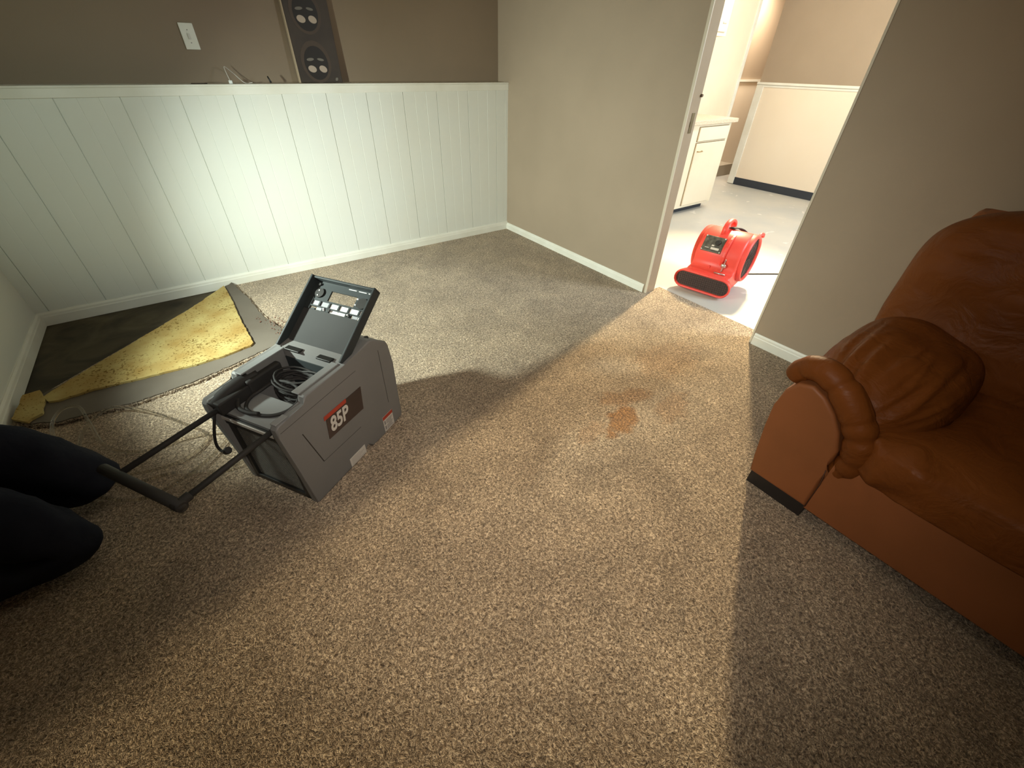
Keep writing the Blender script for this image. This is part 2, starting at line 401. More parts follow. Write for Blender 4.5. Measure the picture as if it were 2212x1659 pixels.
def foam_mat():
    m = bpy.data.materials.new('yellow_rebond_foam'); m.use_nodes = True; nt = m.node_tree; b = nt.nodes['Principled BSDF']; L = nt.links.new
    b.inputs['Roughness'].default_value = 0.85; b.inputs['Specular IOR Level'].default_value = 0.15
    tc = nt.nodes.new('ShaderNodeTexCoord')
    n = nt.nodes.new('ShaderNodeTexNoise'); n.inputs['Scale'].default_value = 7; n.inputs['Detail'].default_value = 6; L(tc.outputs['Object'], n.inputs['Vector'])
    r = nt.nodes.new('ShaderNodeValToRGB'); r.color_ramp.elements[0].position = 0.33; r.color_ramp.elements[1].position = 0.66
    r.color_ramp.elements[0].color = (0.35, 0.235, 0.075, 1); r.color_ramp.elements[1].color = (0.46, 0.37, 0.15, 1)
    L(n.outputs['Fac'], r.inputs['Fac'])
    sp = nt.nodes.new('ShaderNodeTexNoise'); sp.inputs['Scale'].default_value = 80; sp.inputs['Detail'].default_value = 2.0; sp.inputs['Distortion'].default_value = 0.4
    L(tc.outputs['Object'], sp.inputs['Vector'])
    big = nt.nodes.new('ShaderNodeTexNoise'); big.inputs['Scale'].default_value = 5; L(tc.outputs['Object'], big.inputs['Vector'])
    ad = nt.nodes.new('ShaderNodeMath'); ad.operation = 'MULTIPLY_ADD'; ad.inputs[1].default_value = 0.35; L(big.outputs['Fac'], ad.inputs[0]); L(sp.outputs['Fac'], ad.inputs[2])
    r2 = nt.nodes.new('ShaderNodeValToRGB'); r2.color_ramp.elements[0].position = 0.775; r2.color_ramp.elements[0].color = (0, 0, 0, 1)
    r2.color_ramp.elements[1].position = 0.815; r2.color_ramp.elements[1].color = (0.8, 0.8, 0.8, 1); L(ad.outputs[0], r2.inputs['Fac'])
    x = nt.nodes.new('ShaderNodeMixRGB'); x.inputs[2].default_value = (0.14, 0.08, 0.015, 1)
    L(r2.outputs['Color'], x.inputs[0]); L(r.outputs['Color'], x.inputs[1]); L(x.outputs[0], b.inputs['Base Color'])
    bp = nt.nodes.new('ShaderNodeBump'); bp.inputs['Strength'].default_value = 0.4; bp.inputs['Distance'].default_value = 0.004
    L(sp.outputs['Fac'], bp.inputs['Height']); L(bp.outputs['Normal'], b.inputs['Normal'])
    return m
M_foam = foam_mat()

def laminate():
    m = mat('speckled_laminate', (0.74, 0.66, 0.53, 1), rough=0.35, spec=0.5, noise=(90, (0.50, 0.41, 0.30, 1), 1.0, 3))
    return m
M_lam = laminate()

# ------------------------------------------------------------------ room shell
XW, YB, YU, XL, XD = 2.53, 3.61, 3.765, -1.09, 2.615     # door wall, wainscot face, upper wall, left wall, kitchen side of door wall
ZC, ZR = 2.36, 1.235
DY0, DY1, DH = 0.915, 1.772, 2.05
XF, YN, YL = -2.6, -2.6, 2.30                            # far left wall, near wall, corner where the left wall steps out

# carpet (room floor), its back-left corner cut away
bm = bmesh.new()
fold_a, fold_b = (-0.02, YB), (XL, 2.60)
# bare triangle under the fold reaches a little beneath the folded piece
out = [fold_b, (XL, YL), (XF, YL), (XF, YN), (XW, YN), (XW, DY0), (2.70, DY0), (2.71, DY1), (XW, DY1), (XW, YB), fold_a]
prism(bm, out, -0.014, 0.0, 'z')
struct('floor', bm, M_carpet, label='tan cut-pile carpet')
bm = bmesh.new(); box(bm, XF - .1, XW + .05, YN - .1, YU + .15, -0.12, -0.0145)
struct('floor', bm, M_slab, label='dark stained concrete under the carpet')
bm = bmesh.new(); box(bm, XW + .05, 9.2, -2.7, 5.4, -0.12, -0.006)
struct('floor', bm, M_vinyl, label='grey-white kitchen floor')

def slab(name, *b, m=M_greige, label=None):
    bm = bmesh.new(); box(bm, *b); return struct(name, bm, m, label=label)
slab('wall_back', XF, XW + .02, YU, YU + .12, -0.12, ZC, m=M_greige_dim, label='shade-darkened greige wall above the white wainscot')
bm = bmesh.new()
box(bm, XW, XD, YN, DY0, -0.12, ZC); box(bm, XW, XD, DY1, YU + .12, -0.12, ZC); box(bm, XW, XD, DY0, DY1, DH, ZC)
struct('wall_right', bm, M_greige, label='greige wall with the doorway to the kitchen')
slab('wall_left', XL - .12, XL, YL, YU, -0.12, ZC, m=M_white, label='white boarded left wall')
slab('wall_left', XF, XL - .12, YL, YL + .12, -0.12, ZC)
slab('wall_left', XF - .12, XF, YN, YL + .12, -0.12, ZC)
slab('wall_near', XF, XD, YN - .12, YN, -0.12, ZC)
slab('ceiling', XF - .12, XD, YN - .12, YU + .12, ZC, ZC + .1, m=M_ceil)

# wainscot: tongue-and-groove boards as one panelled face
bm = bmesh.new()
x = XL; g = 0.0032; prof = [(XL, YB)]
k = 0; xs = -0.0715 - 0.0953 * 11
while xs < XW - 0.02:
    if xs > XL + 0.02:
        d = (0.0012, 0.0055, 0.0010)[k % 3] * (1.0 + .25 * math.sin(k * 2.3))
        w_ = (0.0022, 0.0024, 0.0020)[k % 3]
        prof += [(xs - w_, YB), (xs - w_ * .3, YB + d), (xs + w_ * .3, YB + d), (xs + w_, YB)]
    xs += 0.0953; k += 1
prof += [(XW, YB), (XW, YU), (XL, YU)]
prism(bm, prof, -0.014, ZR - 0.012, 'z')
struct('trim_1', bm, M_white, label='white tongue-and-groove wainscot on the back wall')
# ledge cap with apron
bm = bmesh.new()
box(bm, XL, XW - 0.001, YB - 0.012, YU, ZR - 0.012, ZR, 0.003)
box(bm, XL, XW - 0.001, YB - 0.008, YB, ZR - 0.055, ZR - 0.012, 0.001)
struct('trim_2', bm, M_trim, label='white ledge capping the wainscot')

def base_prof(h=0.070, t=0.013):
    return [(0, 0), (t, 0), (t, h * 0.66), (t * 0.85, h * 0.72), (t * 0.75, h * 0.86), (t * 0.35, h), (0, h)]
bm = bmesh.new(); prism(bm, [(YB - a, -0.012 + b) for a, b in base_prof(0.086)], XL, XW, 'x')
struct('baseboard_back', bm, M_trim)
bm = bmesh.new(); prism(bm, [(XL + a, -0.012 + b) for a, b in base_prof(0.086)], YL, YB, 'y')
struct('baseboard_left', bm, M_trim)
bm = bmesh.new(); prism(bm, [(XW - a, b) for a, b in base_prof(0.062)], DY1 + 0.012, YB - 0.013, 'y')
struct('baseboard_right', bm, M_trim)
bm = bmesh.new(); prism(bm, [(XW - a, b) for a, b in base_prof(0.075)], YN, DY0 - 0.008, 'y')
struct('baseboard_right', bm, M_trim)

# door opening lining: jambs, head and thin corner beads
bm = bmesh.new()
box(bm, XW + .006, XD + .012, DY1 - .014, DY1 + .001, -0.006, DH)
box(bm, XW + .006, XD + .012, DY0 - .001, DY0 + .008, -0.006, DH)
box(bm, XW + .006, XD + .012, DY0, DY1, DH - .014, DH + .001)
o = struct('door_1', bm, M_tan, label='tan lining of the open doorway')
bm = bmesh.new()
box(bm, XW - .002, XW + .006, DY1 - .017, DY1 + .001, 0, DH, 0.001)
box(bm, XW - .003, XW + .006, DY0 - .002, DY0 + .009, 0, DH, 0.001)
struct('trim_3', bm, M_bead, label='white corner beads of the doorway')
bm = bmesh.new(); box(bm, XD - .040, XD - .012, DY1 - .0165, DY1 - .012, 1.045, 1.15, 0.001); box(bm, XD - .04, XD - .02, DY1 - .018, DY1 - .016, 1.08, 1.105)
link_bm('strike_plate', bm, mat('dull_brass', (0.16, 0.12, 0.06, 1), rough=0.45, metal=0.7), o)
bm = bmesh.new(); cyl(bm, (XD + .005, DY1 - .012, 1.235), 0.008, -0.012, 'y', 12)
link_bm('bumper', bm, mat('old_bumper', (0.12, 0.08, 0.04, 1), rough=0.7), o)

# ------------------------------------------------------------------ kitchen shell
KX, KY, KE = 6.6, 3.62, 6.12
slab('wall_kitchen_back', XD, KE, KY, KY + .10, -0.006, ZC, m=M_cream, label='cream kitchen wall above the counter')
slab('wall_kitchen_far', KX, KX + .10, -2.6, 3.60, -0.006, ZC, label='greige far wall of the kitchen')
slab('wall_kitchen_recess', KE, 9.2, 4.35, 4.45, -0.006, ZC, label='greige wall of the recess past the kitchen corner')
slab('wall_kitchen_side', KE, KE + .10, KY + .10, 4.35, -0.006, ZC)
slab('wall_kitchen_end', 9.1, 9.2, 3.6, 4.35, -0.006, ZC)
slab('wall_kitchen_link', KX + .10, 9.2, 3.5, 3.60, -0.006, ZC)
slab('wall_kitchen_near', XD, KX + .1, -2.7, -2.6, -0.006, ZC)
slab('ceiling', XD, 9.2, -2.7, 5.4, ZC, ZC + .1, m=M_ceil)
slab('wall_kitchen_beyond', XD, 9.2, 4.45, 4.55, -0.006, ZC)
bm = bmesh.new(); box(bm, KE - .045, KE + .012, KY - .012, KY + .11, 0, ZC, 0.003)
struct('trim_4', bm, M_trim, label='bright corner trim at the end of the kitchen wall')
# pale wainscot on the far wall, with cap, corner post and black cove base
bm = bmesh.new(); box(bm, KX - .012, KX, -2.6, 3.60, 0.088, 1.20)
struct('trim_5', bm, M_kpeach, label='pale wainscot panel on the far kitchen wall')
bm = bmesh.new(); box(bm, KX - .035, KX + .02, -2.6, 3.615, 1.195, 1.222, 0.004); box(bm, KX + .02, 9.1, 4.32, 4.35, 1.195, 1.222); box(bm, KX - .02, KX, -2.6, 3.60, 1.17, 1.195)
struct('trim_6', bm, M_trim, label='white cap rail of the kitchen wainscot')
bm = bmesh.new(); box(bm, KX - .024, KX + .05, 3.52, 3.615, 0.0, 1.195, 0.003)
struct('trim_7', bm, M_trim, label='white corner post of the kitchen wainscot')
bm = bmesh.new(); box(bm, KX - .018, KX, -2.6, 3.52, -0.006, 0.09, 0.002)
struct('baseboard_kitchen', bm, M_black_rub, label='dark rubber cove base on the far kitchen wall')
bm = bmesh.new(); box(bm, KE + .1, 9.1, 4.34, 4.35, 0.0, 1.195)
struct('trim_8', bm, M_kpeach, label='pale wainscot in the recess')
bm = bmesh.new(); box(bm, KE + .10, 7.2, 3.95, 4.34, -0.006, 0.15, 0.004)
struct('trim_9', bm, mat('grey_step_paint', (0.38, 0.34, 0.27, 1), rough=0.6), label='low grey step in the recess')

lamp('recess_fill', 'AREA', (7.3, 3.97, 2.30), 40, (1.0, 0.86, 0.68), 0.35, aim=(7.3, 3.97, 0))  # added unseen fill that keeps the recess from going black
# kitchen ceiling lamp
t = thing('ceiling_light', 'round glowing glass ceiling light in the kitchen', 'ceiling light', (5.0, 2.38, ZC))
bm = bmesh.new(); cyl(bm, (0, 0, -0.03), 0.17, 0.029, 'z', 32); link_bm('base_plate', bm, M_steel, t)
bm = bmesh.new(); puff(bm, (0, 0, -0.035), (0.15, 0.15, 0.05), 1, 1, 24, 12); link_bm('glass_shade', bm, M_lamp, t)

# ------------------------------------------------------------------ kitchen cabinets
t = thing('base_cabinet', 'cream base cabinet with one drawer and one door under the counter', 'cabinet', (4.32, 2.98, 0))
W_ = 0.82; D_ = 0.62
bm = bmesh.new(); box(bm, -0.9, W_, 0.0, D_, 0.055, 0.885, 0.002); link_bm('body', bm, M_cream, t)
bm = bmesh.new(); box(bm, -0.9, W_ - .06, 0.06, D_, -0.006, 0.055); link_bm('toe_kick', bm, M_black_rub, t)
def front(name, x0, x1, z0, z1, par):
    bm = bmesh.new(); box(bm, x0 - .006, x1 + .006, -0.002, 0.001, z0 - .006, z1 + .006, mi=1); box(bm, x0, x1, -0.018, -0.002, z0, z1, 0.004)
    return link_bm(name, bm, [M_cream, mat('cabinet_gap', (0.30, 0.22, 0.12, 1), rough=0.8)], par)
for x0 in (-0.62, 0.24):
    front('drawer', x0, x0 + .53, 0.735, 0.862, t)
    d = front('door', x0, x0 + .53, 0.085, 0.715, t)
    bm = bmesh.new(); tube(bm, smooth_path([(x0 + .03, -.018, .64), (x0 + .035, -.04, .64), (x0 + .10, -.04, .64), (x0 + .105, -.018, .64)], 4), 0.005, 8)
    link_bm('handle', bm, mat('brass_pull', (0.42, 0.32, 0.16, 1), rough=0.4, metal=0.6), d)
bm = bmesh.new()
box(bm, 3.35, 5.22, 2.955, 3.61, 0.886, 0.925, 0.004); box(bm, 3.35, 5.22, 3.59, 3.618, 0.925, 1.02, 0.003)
tag(link_bm('countertop', bm, M_lam), 'speckled laminate countertop with a low upstand above the cream cabinet', 'countertop')
t = thing('wall_cabinet', 'white wall cabinet hung above the counter, only its lower corner seen', 'cabinet', (4.30, 3.30, 1.62))
bm = bmesh.new(); box(bm, 0, 0.79, 0, 0.32, 0, 0.70, 0.003); link_bm('body', bm, M_cream, t)
for x0 in (0.02, 0.41):
    bm = bmesh.new(); box(bm, x0, x0 + .34, -.018, 0, 0.035, 0.68, 0.003); d = link_bm('door', bm, M_cream, t)
    bm = bmesh.new(); box(bm, x0 + .25, x0 + .31, -.03, -.018, 0.10, 0.112, 0.002); link_bm('handle', bm, M_alu, d)
bm = bmesh.new(); cyl(bm, (5.19, 3.618, 1.70), 0.012, -0.012, 'y', 12)
tag(link_bm('wall_hook', bm, M_ink), 'tiny dark hook on the cream wall beside the wall cabinet', 'hook')

# ------------------------------------------------------------------ small things on the back wall
t = thing('wall_plate', 'white switch plate on the back wall above the ledge', 'switch plate', (0.292, YU, 1.462))
bm = bmesh.new(); box(bm, -0.037, 0.037, -0.007, 0, -0.062, 0.062, 0.003); link_bm('plate', bm, M_trim, t)
bm = bmesh.new(); box(bm, -0.006, 0.006, -0.012, -0.006, -0.014, 0.014, 0.001); link_bm('toggle', bm, M_wht, t)
for z in (-0.03, 0.03):
    bm = bmesh.new(); cyl(bm, (0, -0.0065, z), 0.003, -0.0015, 'y', 10); link_bm('screw', bm, M_ink, t)

# dark wall panel with two round pale-spotted motifs leaning on the ledge
t = thing('picture_panel', 'tall dark picture panel with two round faces standing on the white ledge', 'picture', (1.0, YU - 0.045, ZR))
t.rotation_euler = (math.radians(-2.0), 0, 0)
PWd, PH = 0.285, 0.80
bm = bmesh.new(); box(bm, -PWd / 2, PWd / 2, -0.004, 0.024, 0.002, PH, 0.002)
link_bm('panel', bm, mat('dark_print', (0.036, 0.026, 0.018, 1), rough=0.45, noise=(6, (0.050, 0.036, 0.024, 1), 1.0)), t)
bm = bmesh.new(); box(bm, -PWd / 2 - .009, -PWd / 2 - .0005, -0.006, 0.026, 0.0, PH, 0.001)
link_bm('edge_strip', bm, M_tan, t)['label'] = 'pale edge strip'
M_ringp = mat('brown_ring_print', (0.060, 0.040, 0.026, 1), rough=0.5); M_discp = mat('black_disc_print', (0.018, 0.014, 0.010, 1), rough=0.4)
M_spot = mat('pale_spot_print', (0.42, 0.34, 0.27, 1), rough=0.6); M_spot2 = mat('grey_spot_print', (0.16, 0.145, 0.12, 1), rough=0.6)
def ell(bm, cx, cz, rx, rz, y, mi, n=28, rot=0.0):
    f = bm.faces.new([bm.verts.new((cx + rx * math.cos(a) * math.cos(rot) - rz * math.sin(a) * math.sin(rot), y, cz + rx * math.cos(a) * math.sin(rot) + rz * math.sin(a) * math.cos(rot))) for a in [2 * PI * i / n for i in range(n)]])
    f.material_index = mi
    r = bmesh.ops.extrude_face_region(bm, geom=[f]); bmesh.ops.translate(bm, verts=[v for v in r['geom'] if isinstance(v, bmesh.types.BMVert)], vec=(0, -0.0006, 0))
for cz in (0.115, 0.375, 0.635):
    bm = bmesh.new()
    ell(bm, -0.012, cz, 0.098, 0.115, -0.0045, 0); ell(bm, -0.012, cz - .006, 0.078, 0.093, -0.0053, 1)
    ell(bm, -0.047, cz - .038, 0.027, 0.019, -0.0061, 2, rot=-.2); ell(bm, 0.025, cz - .038, 0.026, 0.019, -0.0061, 2, rot=-.3)
    ell(bm, -0.048, cz + .014, 0.024, 0.008, -0.0061, 3, rot=.1); ell(bm, 0.02, cz + .014, 0.022, 0.007, -0.0061, 3, rot=-.15)
    link_bm('round_motif', bm, [M_ringp, M_discp, M_spot, M_spot2], t)
bm = bmesh.new(); ell(bm, 0.105, 0.02, 0.011, 0.008, -0.0045, 0, rot=.8); link_bm('corner_mark', bm, M_spot2, t)

# things on the ledge
t = thing('cable_end', 'white cable clip with thin clear wire on the ledge', 'cable', (0.42, YB + 0.045, ZR))
bm = bmesh.new(); box(bm, -.010, .010, -.008, .008, 0, .018, 0.003); link_bm('clip', bm, M_wht2, t)
bm = bmesh.new(); tube(bm, smooth_path([(0, .004, .015), (-.005, .03, .06), (.0, .06, .085), (.04, .07, .05), (.085, .05, .003), (.13, .04, .004)], 8), 0.0022, 8); link_bm('wire', bm, M_wht, t)
bm = bmesh.new(); tube(bm, [(0.655, YB + .05, ZR + .004), (0.645, YB + .06, ZR + .038)], [.006, .004], 8)
tag(link_bm('screw_anchor', bm, M_blk), 'small black peg standing on the ledge beside the picture panel', 'peg')
bm = bmesh.new()
for i in range(7):
    a = random.uniform(0, 6.28); box(bm, -.03 + .012 * i, -.016 + .012 * i, -.006, .004, 0, .004, M=Matrix.Translation((0.235, YB + .05, ZR)) @ Matrix.Rotation(random.uniform(-.2, .2), 4, 'Z'))
tag(link_bm('dirt_crumb', bm, M_darkgap), 'dark smear of dirt on the white ledge below the switch plate', 'dirt')

# ------------------------------------------------------------------ folded back carpet corner and its pad
def flap(name, outline, z_of, thick, m, inner=26, edge_noise=0.0, mats=None):
    """triangulated sheet over an outline; z_of(x,y) gives the lower surface"""
    bm = bmesh.new()
    P = [Vector((a, b)) for a, b in outline]; n = len(P); dense = []
    for i in range(n):
        a, b = P[i], P[(i + 1) % n]; k = max(1, int((b - a).length / 0.02))
        for j in range(k):
            q = a.lerp(b, j / k)
            if edge_noise: q = q + Vector((random.uniform(-1, 1), random.uniform(-1, 1))) * edge_noise
            dense.append(q)
    vs = [bm.verts.new((p.x, p.y, 0)) for p in dense]; f = bm.faces.new(vs)
    bmesh.ops.triangulate(bm, faces=[f])
    for _ in range(3):
        es = [e for e in bm.edges if e.calc_length() > 0.05]
        if not es: break
        bmesh.ops.subdivide_edges(bm, edges=es, cuts=1); bmesh.ops.triangulate(bm, faces=bm.faces[:])
    r = bmesh.ops.extrude_face_region(bm, geom=bm.faces[:])
    tops = set(v for v in r['geom'] if isinstance(v, bmesh.types.BMVert))
    for v in bm.verts:
        v.co.z = z_of(v.co.x, v.co.y) + (thick if v in tops else 0)
    for fc in bm.faces:
        fc.smooth = fc in [g for g in r['geom'] if isinstance(g, bmesh.types.BMFace)] if False else False
        if mats and abs(fc.normal.z) < 0.5: fc.material_index = 1
    return bm
def foldz(x, y, h=0.022, base=0.004):       # slopes up towards the fold line
    ax, ay = fold_a; bx, by = fold_b
    d = ((bx - ax) * (y - ay) - (by - ay) * (x - ax)) / math.hypot(bx - ax, by - ay)
    d = abs(d)
    return base + h * math.exp(-d / 0.06)
back_out = [(-0.015, 3.59), (0.043, 3.278), (0.07, 2.994), (0.092, 2.88), (0.16, 2.641), (0.16, 2.53), (0.034, 2.494), (-0.169, 2.419), (-0.349, 2.362), (-0.586, 2.331), (-0.765, 2.345), (-0.899, 2.359), (-1.005, 2.42), (-1.06, 2.52), (-1.045, 2.60), (-0.92, 2.685), (-0.60, 2.995), (-0.3, 3.29)]
t = thing('folded_carpet_corner', 'corner of the tan carpet folded back, pale backing up, by the wainscot', 'carpet', (0, 0, 0))
bm = flap('backing', back_out, lambda x, y: foldz(x, y, 0.020, 0.010), 0.006, M_backing, edge_noise=0.004)
link_bm('backing', bm, M_backing, t)
bm = flap('pile', [(a * 1.0 + (0.008 if a > -.5 else 0), b - (0.008 if b < 2.8 else 0)) for a, b in back_out], lambda x, y: foldz(x, y, 0.010, 0.0005), 0.0095, M_carpet, edge_noise=0.006)
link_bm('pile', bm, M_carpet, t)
# frayed dark edge tufts along the cut line
M_fray = mat('dirty_frayed_edge', (0.11, 0.075, 0.045, 1), rough=0.95, noise=(60, (0.42, 0.34, 0.26, 1), 1.0, 2))
bm = bmesh.new()
edge = smooth_path([(a, b, 0) for a, b in back_out[3:14]], 30)
for p in edge:
    for _ in range(3):
        q = Vector((p.x + random.uniform(-.010, .012), p.y - random.uniform(-.004, .018), 0))
        a = random.uniform(0, 6.28); h = random.uniform(.006, .017); l = random.uniform(.004, .012)
        tube(bm, [q + Vector((0, 0, .001)), q + Vector((math.cos(a) * l * .5, math.sin(a) * l * .5, h)), q + Vector((math.cos(a) * l, math.sin(a) * l, h * .8))], [.0022, .0018, .0006], 4)
fr = link_bm('frayed_edge', bm, M_fray, t); fr['kind'] = 'stuff'; fr['label'] = 'dirty frayed edge'
bm = bmesh.new()
for _ in range(90):
    p = random.choice(edge[:40]); q = p + Vector((random.uniform(-.06, .06), random.uniform(-.05, .07), .018)); s_ = random.uniform(.002, .006)
    tube(bm, [q, q + Vector((random.uniform(-s_, s_), random.uniform(-s_, s_), s_ * .7))], s_ * .6, 4)
o = link_bm('debris', bm, mat('reddish_debris', (0.16, 0.07, 0.045, 1), rough=0.9), t); o['kind'] = 'stuff'

pad_out = [(-0.070, 3.525), (-0.055, 3.264), (-0.049, 2.904), (-0.032, 2.585), (-0.05, 2.56), (-0.197, 2.522), (-0.332, 2.514), (-0.579, 2.529), (-0.769, 2.549), (-0.908, 2.535), (-0.945, 2.545), (-0.965, 2.60), (-0.90, 2.675), (-0.60, 2.97), (-0.3, 3.265)]
bm = flap('pad', pad_out, lambda x, y: foldz(x, y, 0.020, 0.017), 0.011, M_foam, edge_noise=0.0025)
tag(link_bm('carpet_pad', bm, M_foam), 'yellow speckled foam carpet pad lying on the folded carpet corner', 'carpet pad')
bm = flap('pad2', [(-1.035, 2.64), (-0.975, 2.655), (-0.955, 2.58), (-0.955, 2.45), (-1.0, 2.41), (-1.06, 2.47)], lambda x, y: foldz(x, y, 0.024, 0.0185), 0.012, M_foam, edge_noise=0.003)
tag(link_bm('carpet_pad', bm, M_foam), 'small tan scrap of foam pad by the left baseboard', 'carpet pad')

# ------------------------------------------------------------------ dehumidifier
DA = math.radians(31.6)
dh = thing('dehumidifier', 'charcoal portable dehumidifier with open lid standing on the tan carpet', 'dehumidifier', (-0.0316, 1.2213, 0.0), DA)
Wd = 0.35
sideprof = [(0.0, 0.006), (-0.012, 0.20), (-0.030, 0.385), (-0.030, 0.418), (-0.018, 0.432), (0.098, 0.432), (0.104, 0.458), (0.112, 0.463), (0.30, 0.463), (0.33, 0.468),
            (0.455, 0.486), (0.475, 0.482), (0.548, 0.432), (0.558, 0.41), (0.567, 0.31), (0.562, 0.02), (0.552, 0.004), (0.40, 0.0), (0.335, 0.0), (0.325, 0.035), (0.31, 0.04), (0.296, 0.032), (0.286, 0.0), (0.01, 0.0)]
bm = bmesh.new()
prism(bm, sideprof, 0.0, 0.030, 'y', bev=0.006)
prism(bm, sideprof, Wd - 0.030, Wd, 'y', bev=0.006)
# front deck, cavity walls, rear block
box(bm, 0.0, 0.128, 0.028, Wd - 0.028, 0.352, 0.372, 0.003)
box(bm, 0.006, 0.555, 0.028, Wd - 0.028, 0.012, 0.030)
rear = [(0.30, 0.03), (0.30, 0.430), (0.31, 0.462), (0.33, 0.466), (0.455, 0.484), (0.475, 0.480), (0.548, 0.430), (0.558, 0.41), (0.565, 0.31), (0.560, 0.02), (0.55, 0.004)]
prism(bm, rear, 0.027, Wd - 0.027, 'y')
box(bm, 0.128, 0.30, 0.028, 0.052, 0.20, 0.462, 0.005)
box(bm, 0.128, 0.30, Wd - 0.052, Wd - 0.028, 0.20, 0.462, 0.005)
housing = link_bm('housing', bm, M_dh, dh)
# light rim along the raised right edge
bm = bmesh.new(); box(bm, 0.105, 0.302, 0.024, 0.056, 0.462, 0.468, 0.002); box(bm, -0.022, 0.03, 0.006, 0.030, 0.431, 0.436, 0.002); box(bm, 0.105, 0.302, Wd - .056, Wd - .024, 0.462, 0.468, 0.002)
split_parts('rim', bm, M_dh_l, dh, 'lighter grey rim')
bm = bmesh.new(); box(bm, -0.002, 0.126, 0.03, Wd - .03, 0.3721, 0.3750, 0.001)
link_bm('deck_plate', bm, M_dh_l, dh)['label'] = 'lighter grey deck plate'
# cavity liner (dark bucket)
bm = bmesh.new()
box(bm, 0.128, 0.30, 0.052, Wd - .052, 0.195, 0.205); box(bm, 0.2955, 0.2995, 0.052, Wd - .052, 0.20, 0.43); box(bm, 0.128, 0.132, 0.052, Wd - .052, 0.20, 0.352)
link_bm('bucket', bm, M_slate, dh)
# handle slots beside the deck
bm = bmesh.new(); box(bm, 0.035, 0.104, 0.028, 0.056, 0.376, 0.408, 0.004); box(bm, -0.02, 0.128, Wd - .075, Wd - .028, 0.375, 0.425, 0.006)
box(bm, 0.10, 0.25, Wd - .080, Wd - .052, 0.38, 0.44, 0.008)
split_parts('handle_guide', bm, M_blk2, dh)
# screw dimple on top
bm = bmesh.new(); cyl(bm, (0.49, 0.045, 0.4690), 0.009, 0.006, 'z', 14); link_bm('screw_cap', bm, M_blk, dh)
# front face: recessed mesh in dark frame, strip
bm = bmesh.new()
for (x0, x1, y0, y1, z0, z1) in ((0.0, 0.014, .030, .052, .012, .335), (0.0, 0.014, Wd - .052, Wd - .030, .012, .335), (0.0, 0.014, .03, Wd - .03, .012, .034), (-.004, .016, .03, Wd - .03, .312, .335)):
    box(bm, x0, x1, y0, y1, z0, z1, 0.002)
link_bm('grille_frame', bm, M_blk, dh)
bm = bmesh.new(); box(bm, -0.010, 0.0, 0.032, Wd - .032, 0.338, 0.352, 0.001); link_bm('front_strip', bm, M_alu, dh)['label'] = 'pale metal strip'
bm = bmesh.new(); box(bm, -0.006, 0.004, 0.03, Wd - .03, 0.352, 0.360, 0.001); link_bm('strip_top_lip', bm, M_blk, dh)  # black lip above the pale strip
bm = bmesh.new()
y = 0.053
while y < Wd - .053: box(bm, 0.010, 0.0115, y, y + .0016, .034, .312); y += .0075
z = 0.036
while z < 0.31: box(bm, 0.009, 0.0105, .052, Wd - .052, z, z + .0016); z += .0075
box(bm, 0.022, 0.026, .03, Wd - .03, .03, .34, mi=1)
link_bm('grille_mesh', bm, [M_coil, mat('dusty_filter', (0.055, 0.055, 0.045, 1), rough=0.9, noise=(9, (0.10, 0.095, 0.075, 1), 1.0))], dh)
# side panel seams
bm = bmesh.new()
def seam(p, q, w=.0022):
    p = Vector((p[0], 0, p[1])); q = Vector((q[0], 0, q[1])); d = (q - p).normalized(); n = Vector((-d.z, 0, d.x)) * w / 2
    vs = [bm.verts.new(v + Vector((0, yy, 0))) for yy in (-.0004, .0008) for v in (p + n, q + n, q - n, p - n)]
    for f in ((0, 1, 2, 3), (4, 7, 6, 5), (0, 4, 5, 1), (1, 5, 6, 2), (2, 6, 7, 3), (3, 7, 4, 0)): bm.faces.new([vs[i] for i in f])
seam((0.049, 0.336), (0.088, 0.155), .0035); seam((0.088, 0.155), (0.30, 0.150), .0015); seam((0.492, 0.42), (0.488, 0.14), .002)
seam((-0.02, 0.40), (0.35, 0.41), .0012)
link_bm('panel_seam', bm, M_blk, dh)
# badge with 85P
bm = bmesh.new(); prism(bm, [(0.142, 0.225), (0.338, 0.224), (0.352, 0.330), (0.156, 0.330)], -0.0018, 0.001, 'y')
badge = link_bm('model_badge', bm, M_maroon, dh)
bm = bmesh.new(); prism(bm, [(0.145, 0.316), (0.262, 0.316), (0.265, 0.333), (0.148, 0.333)], -0.0026, -0.0015, 'y'); link_bm('red_bar', bm, M_red, badge)
def text_mesh(name, s, size, m, parent, loc, shear=0.0, sx=1.0, off=0.0, rot=(PI / 2, 0, 0)):
    c = bpy.data.curves.new(name, 'FONT'); c.body = s; c.size = size; c.extrude = 0.0006; c.shear = shear; c.offset = off; c.align_x = 'LEFT'
    o = bpy.data.objects.new(name, c); COL.objects.link(o)
    bpy.context.view_layer.update()
    me = bpy.data.meshes.new_from_object(o.evaluated_get(bpy.context.evaluated_depsgraph_get()))
    me.materials.clear(); me.materials.append(m)
    bpy.data.objects.remove(o)
    ob = bpy.data.objects.new(name, me); COL.objects.link(ob); ob.parent = parent; ob.location = loc; ob.rotation_euler = rot; ob.scale = (sx, 1, 1)
    return ob
text_mesh('lettering', '85P', 0.088, M_wht, badge, (0.160, -0.0030, 0.247), shear=0.22, sx=0.72, off=0.0022)
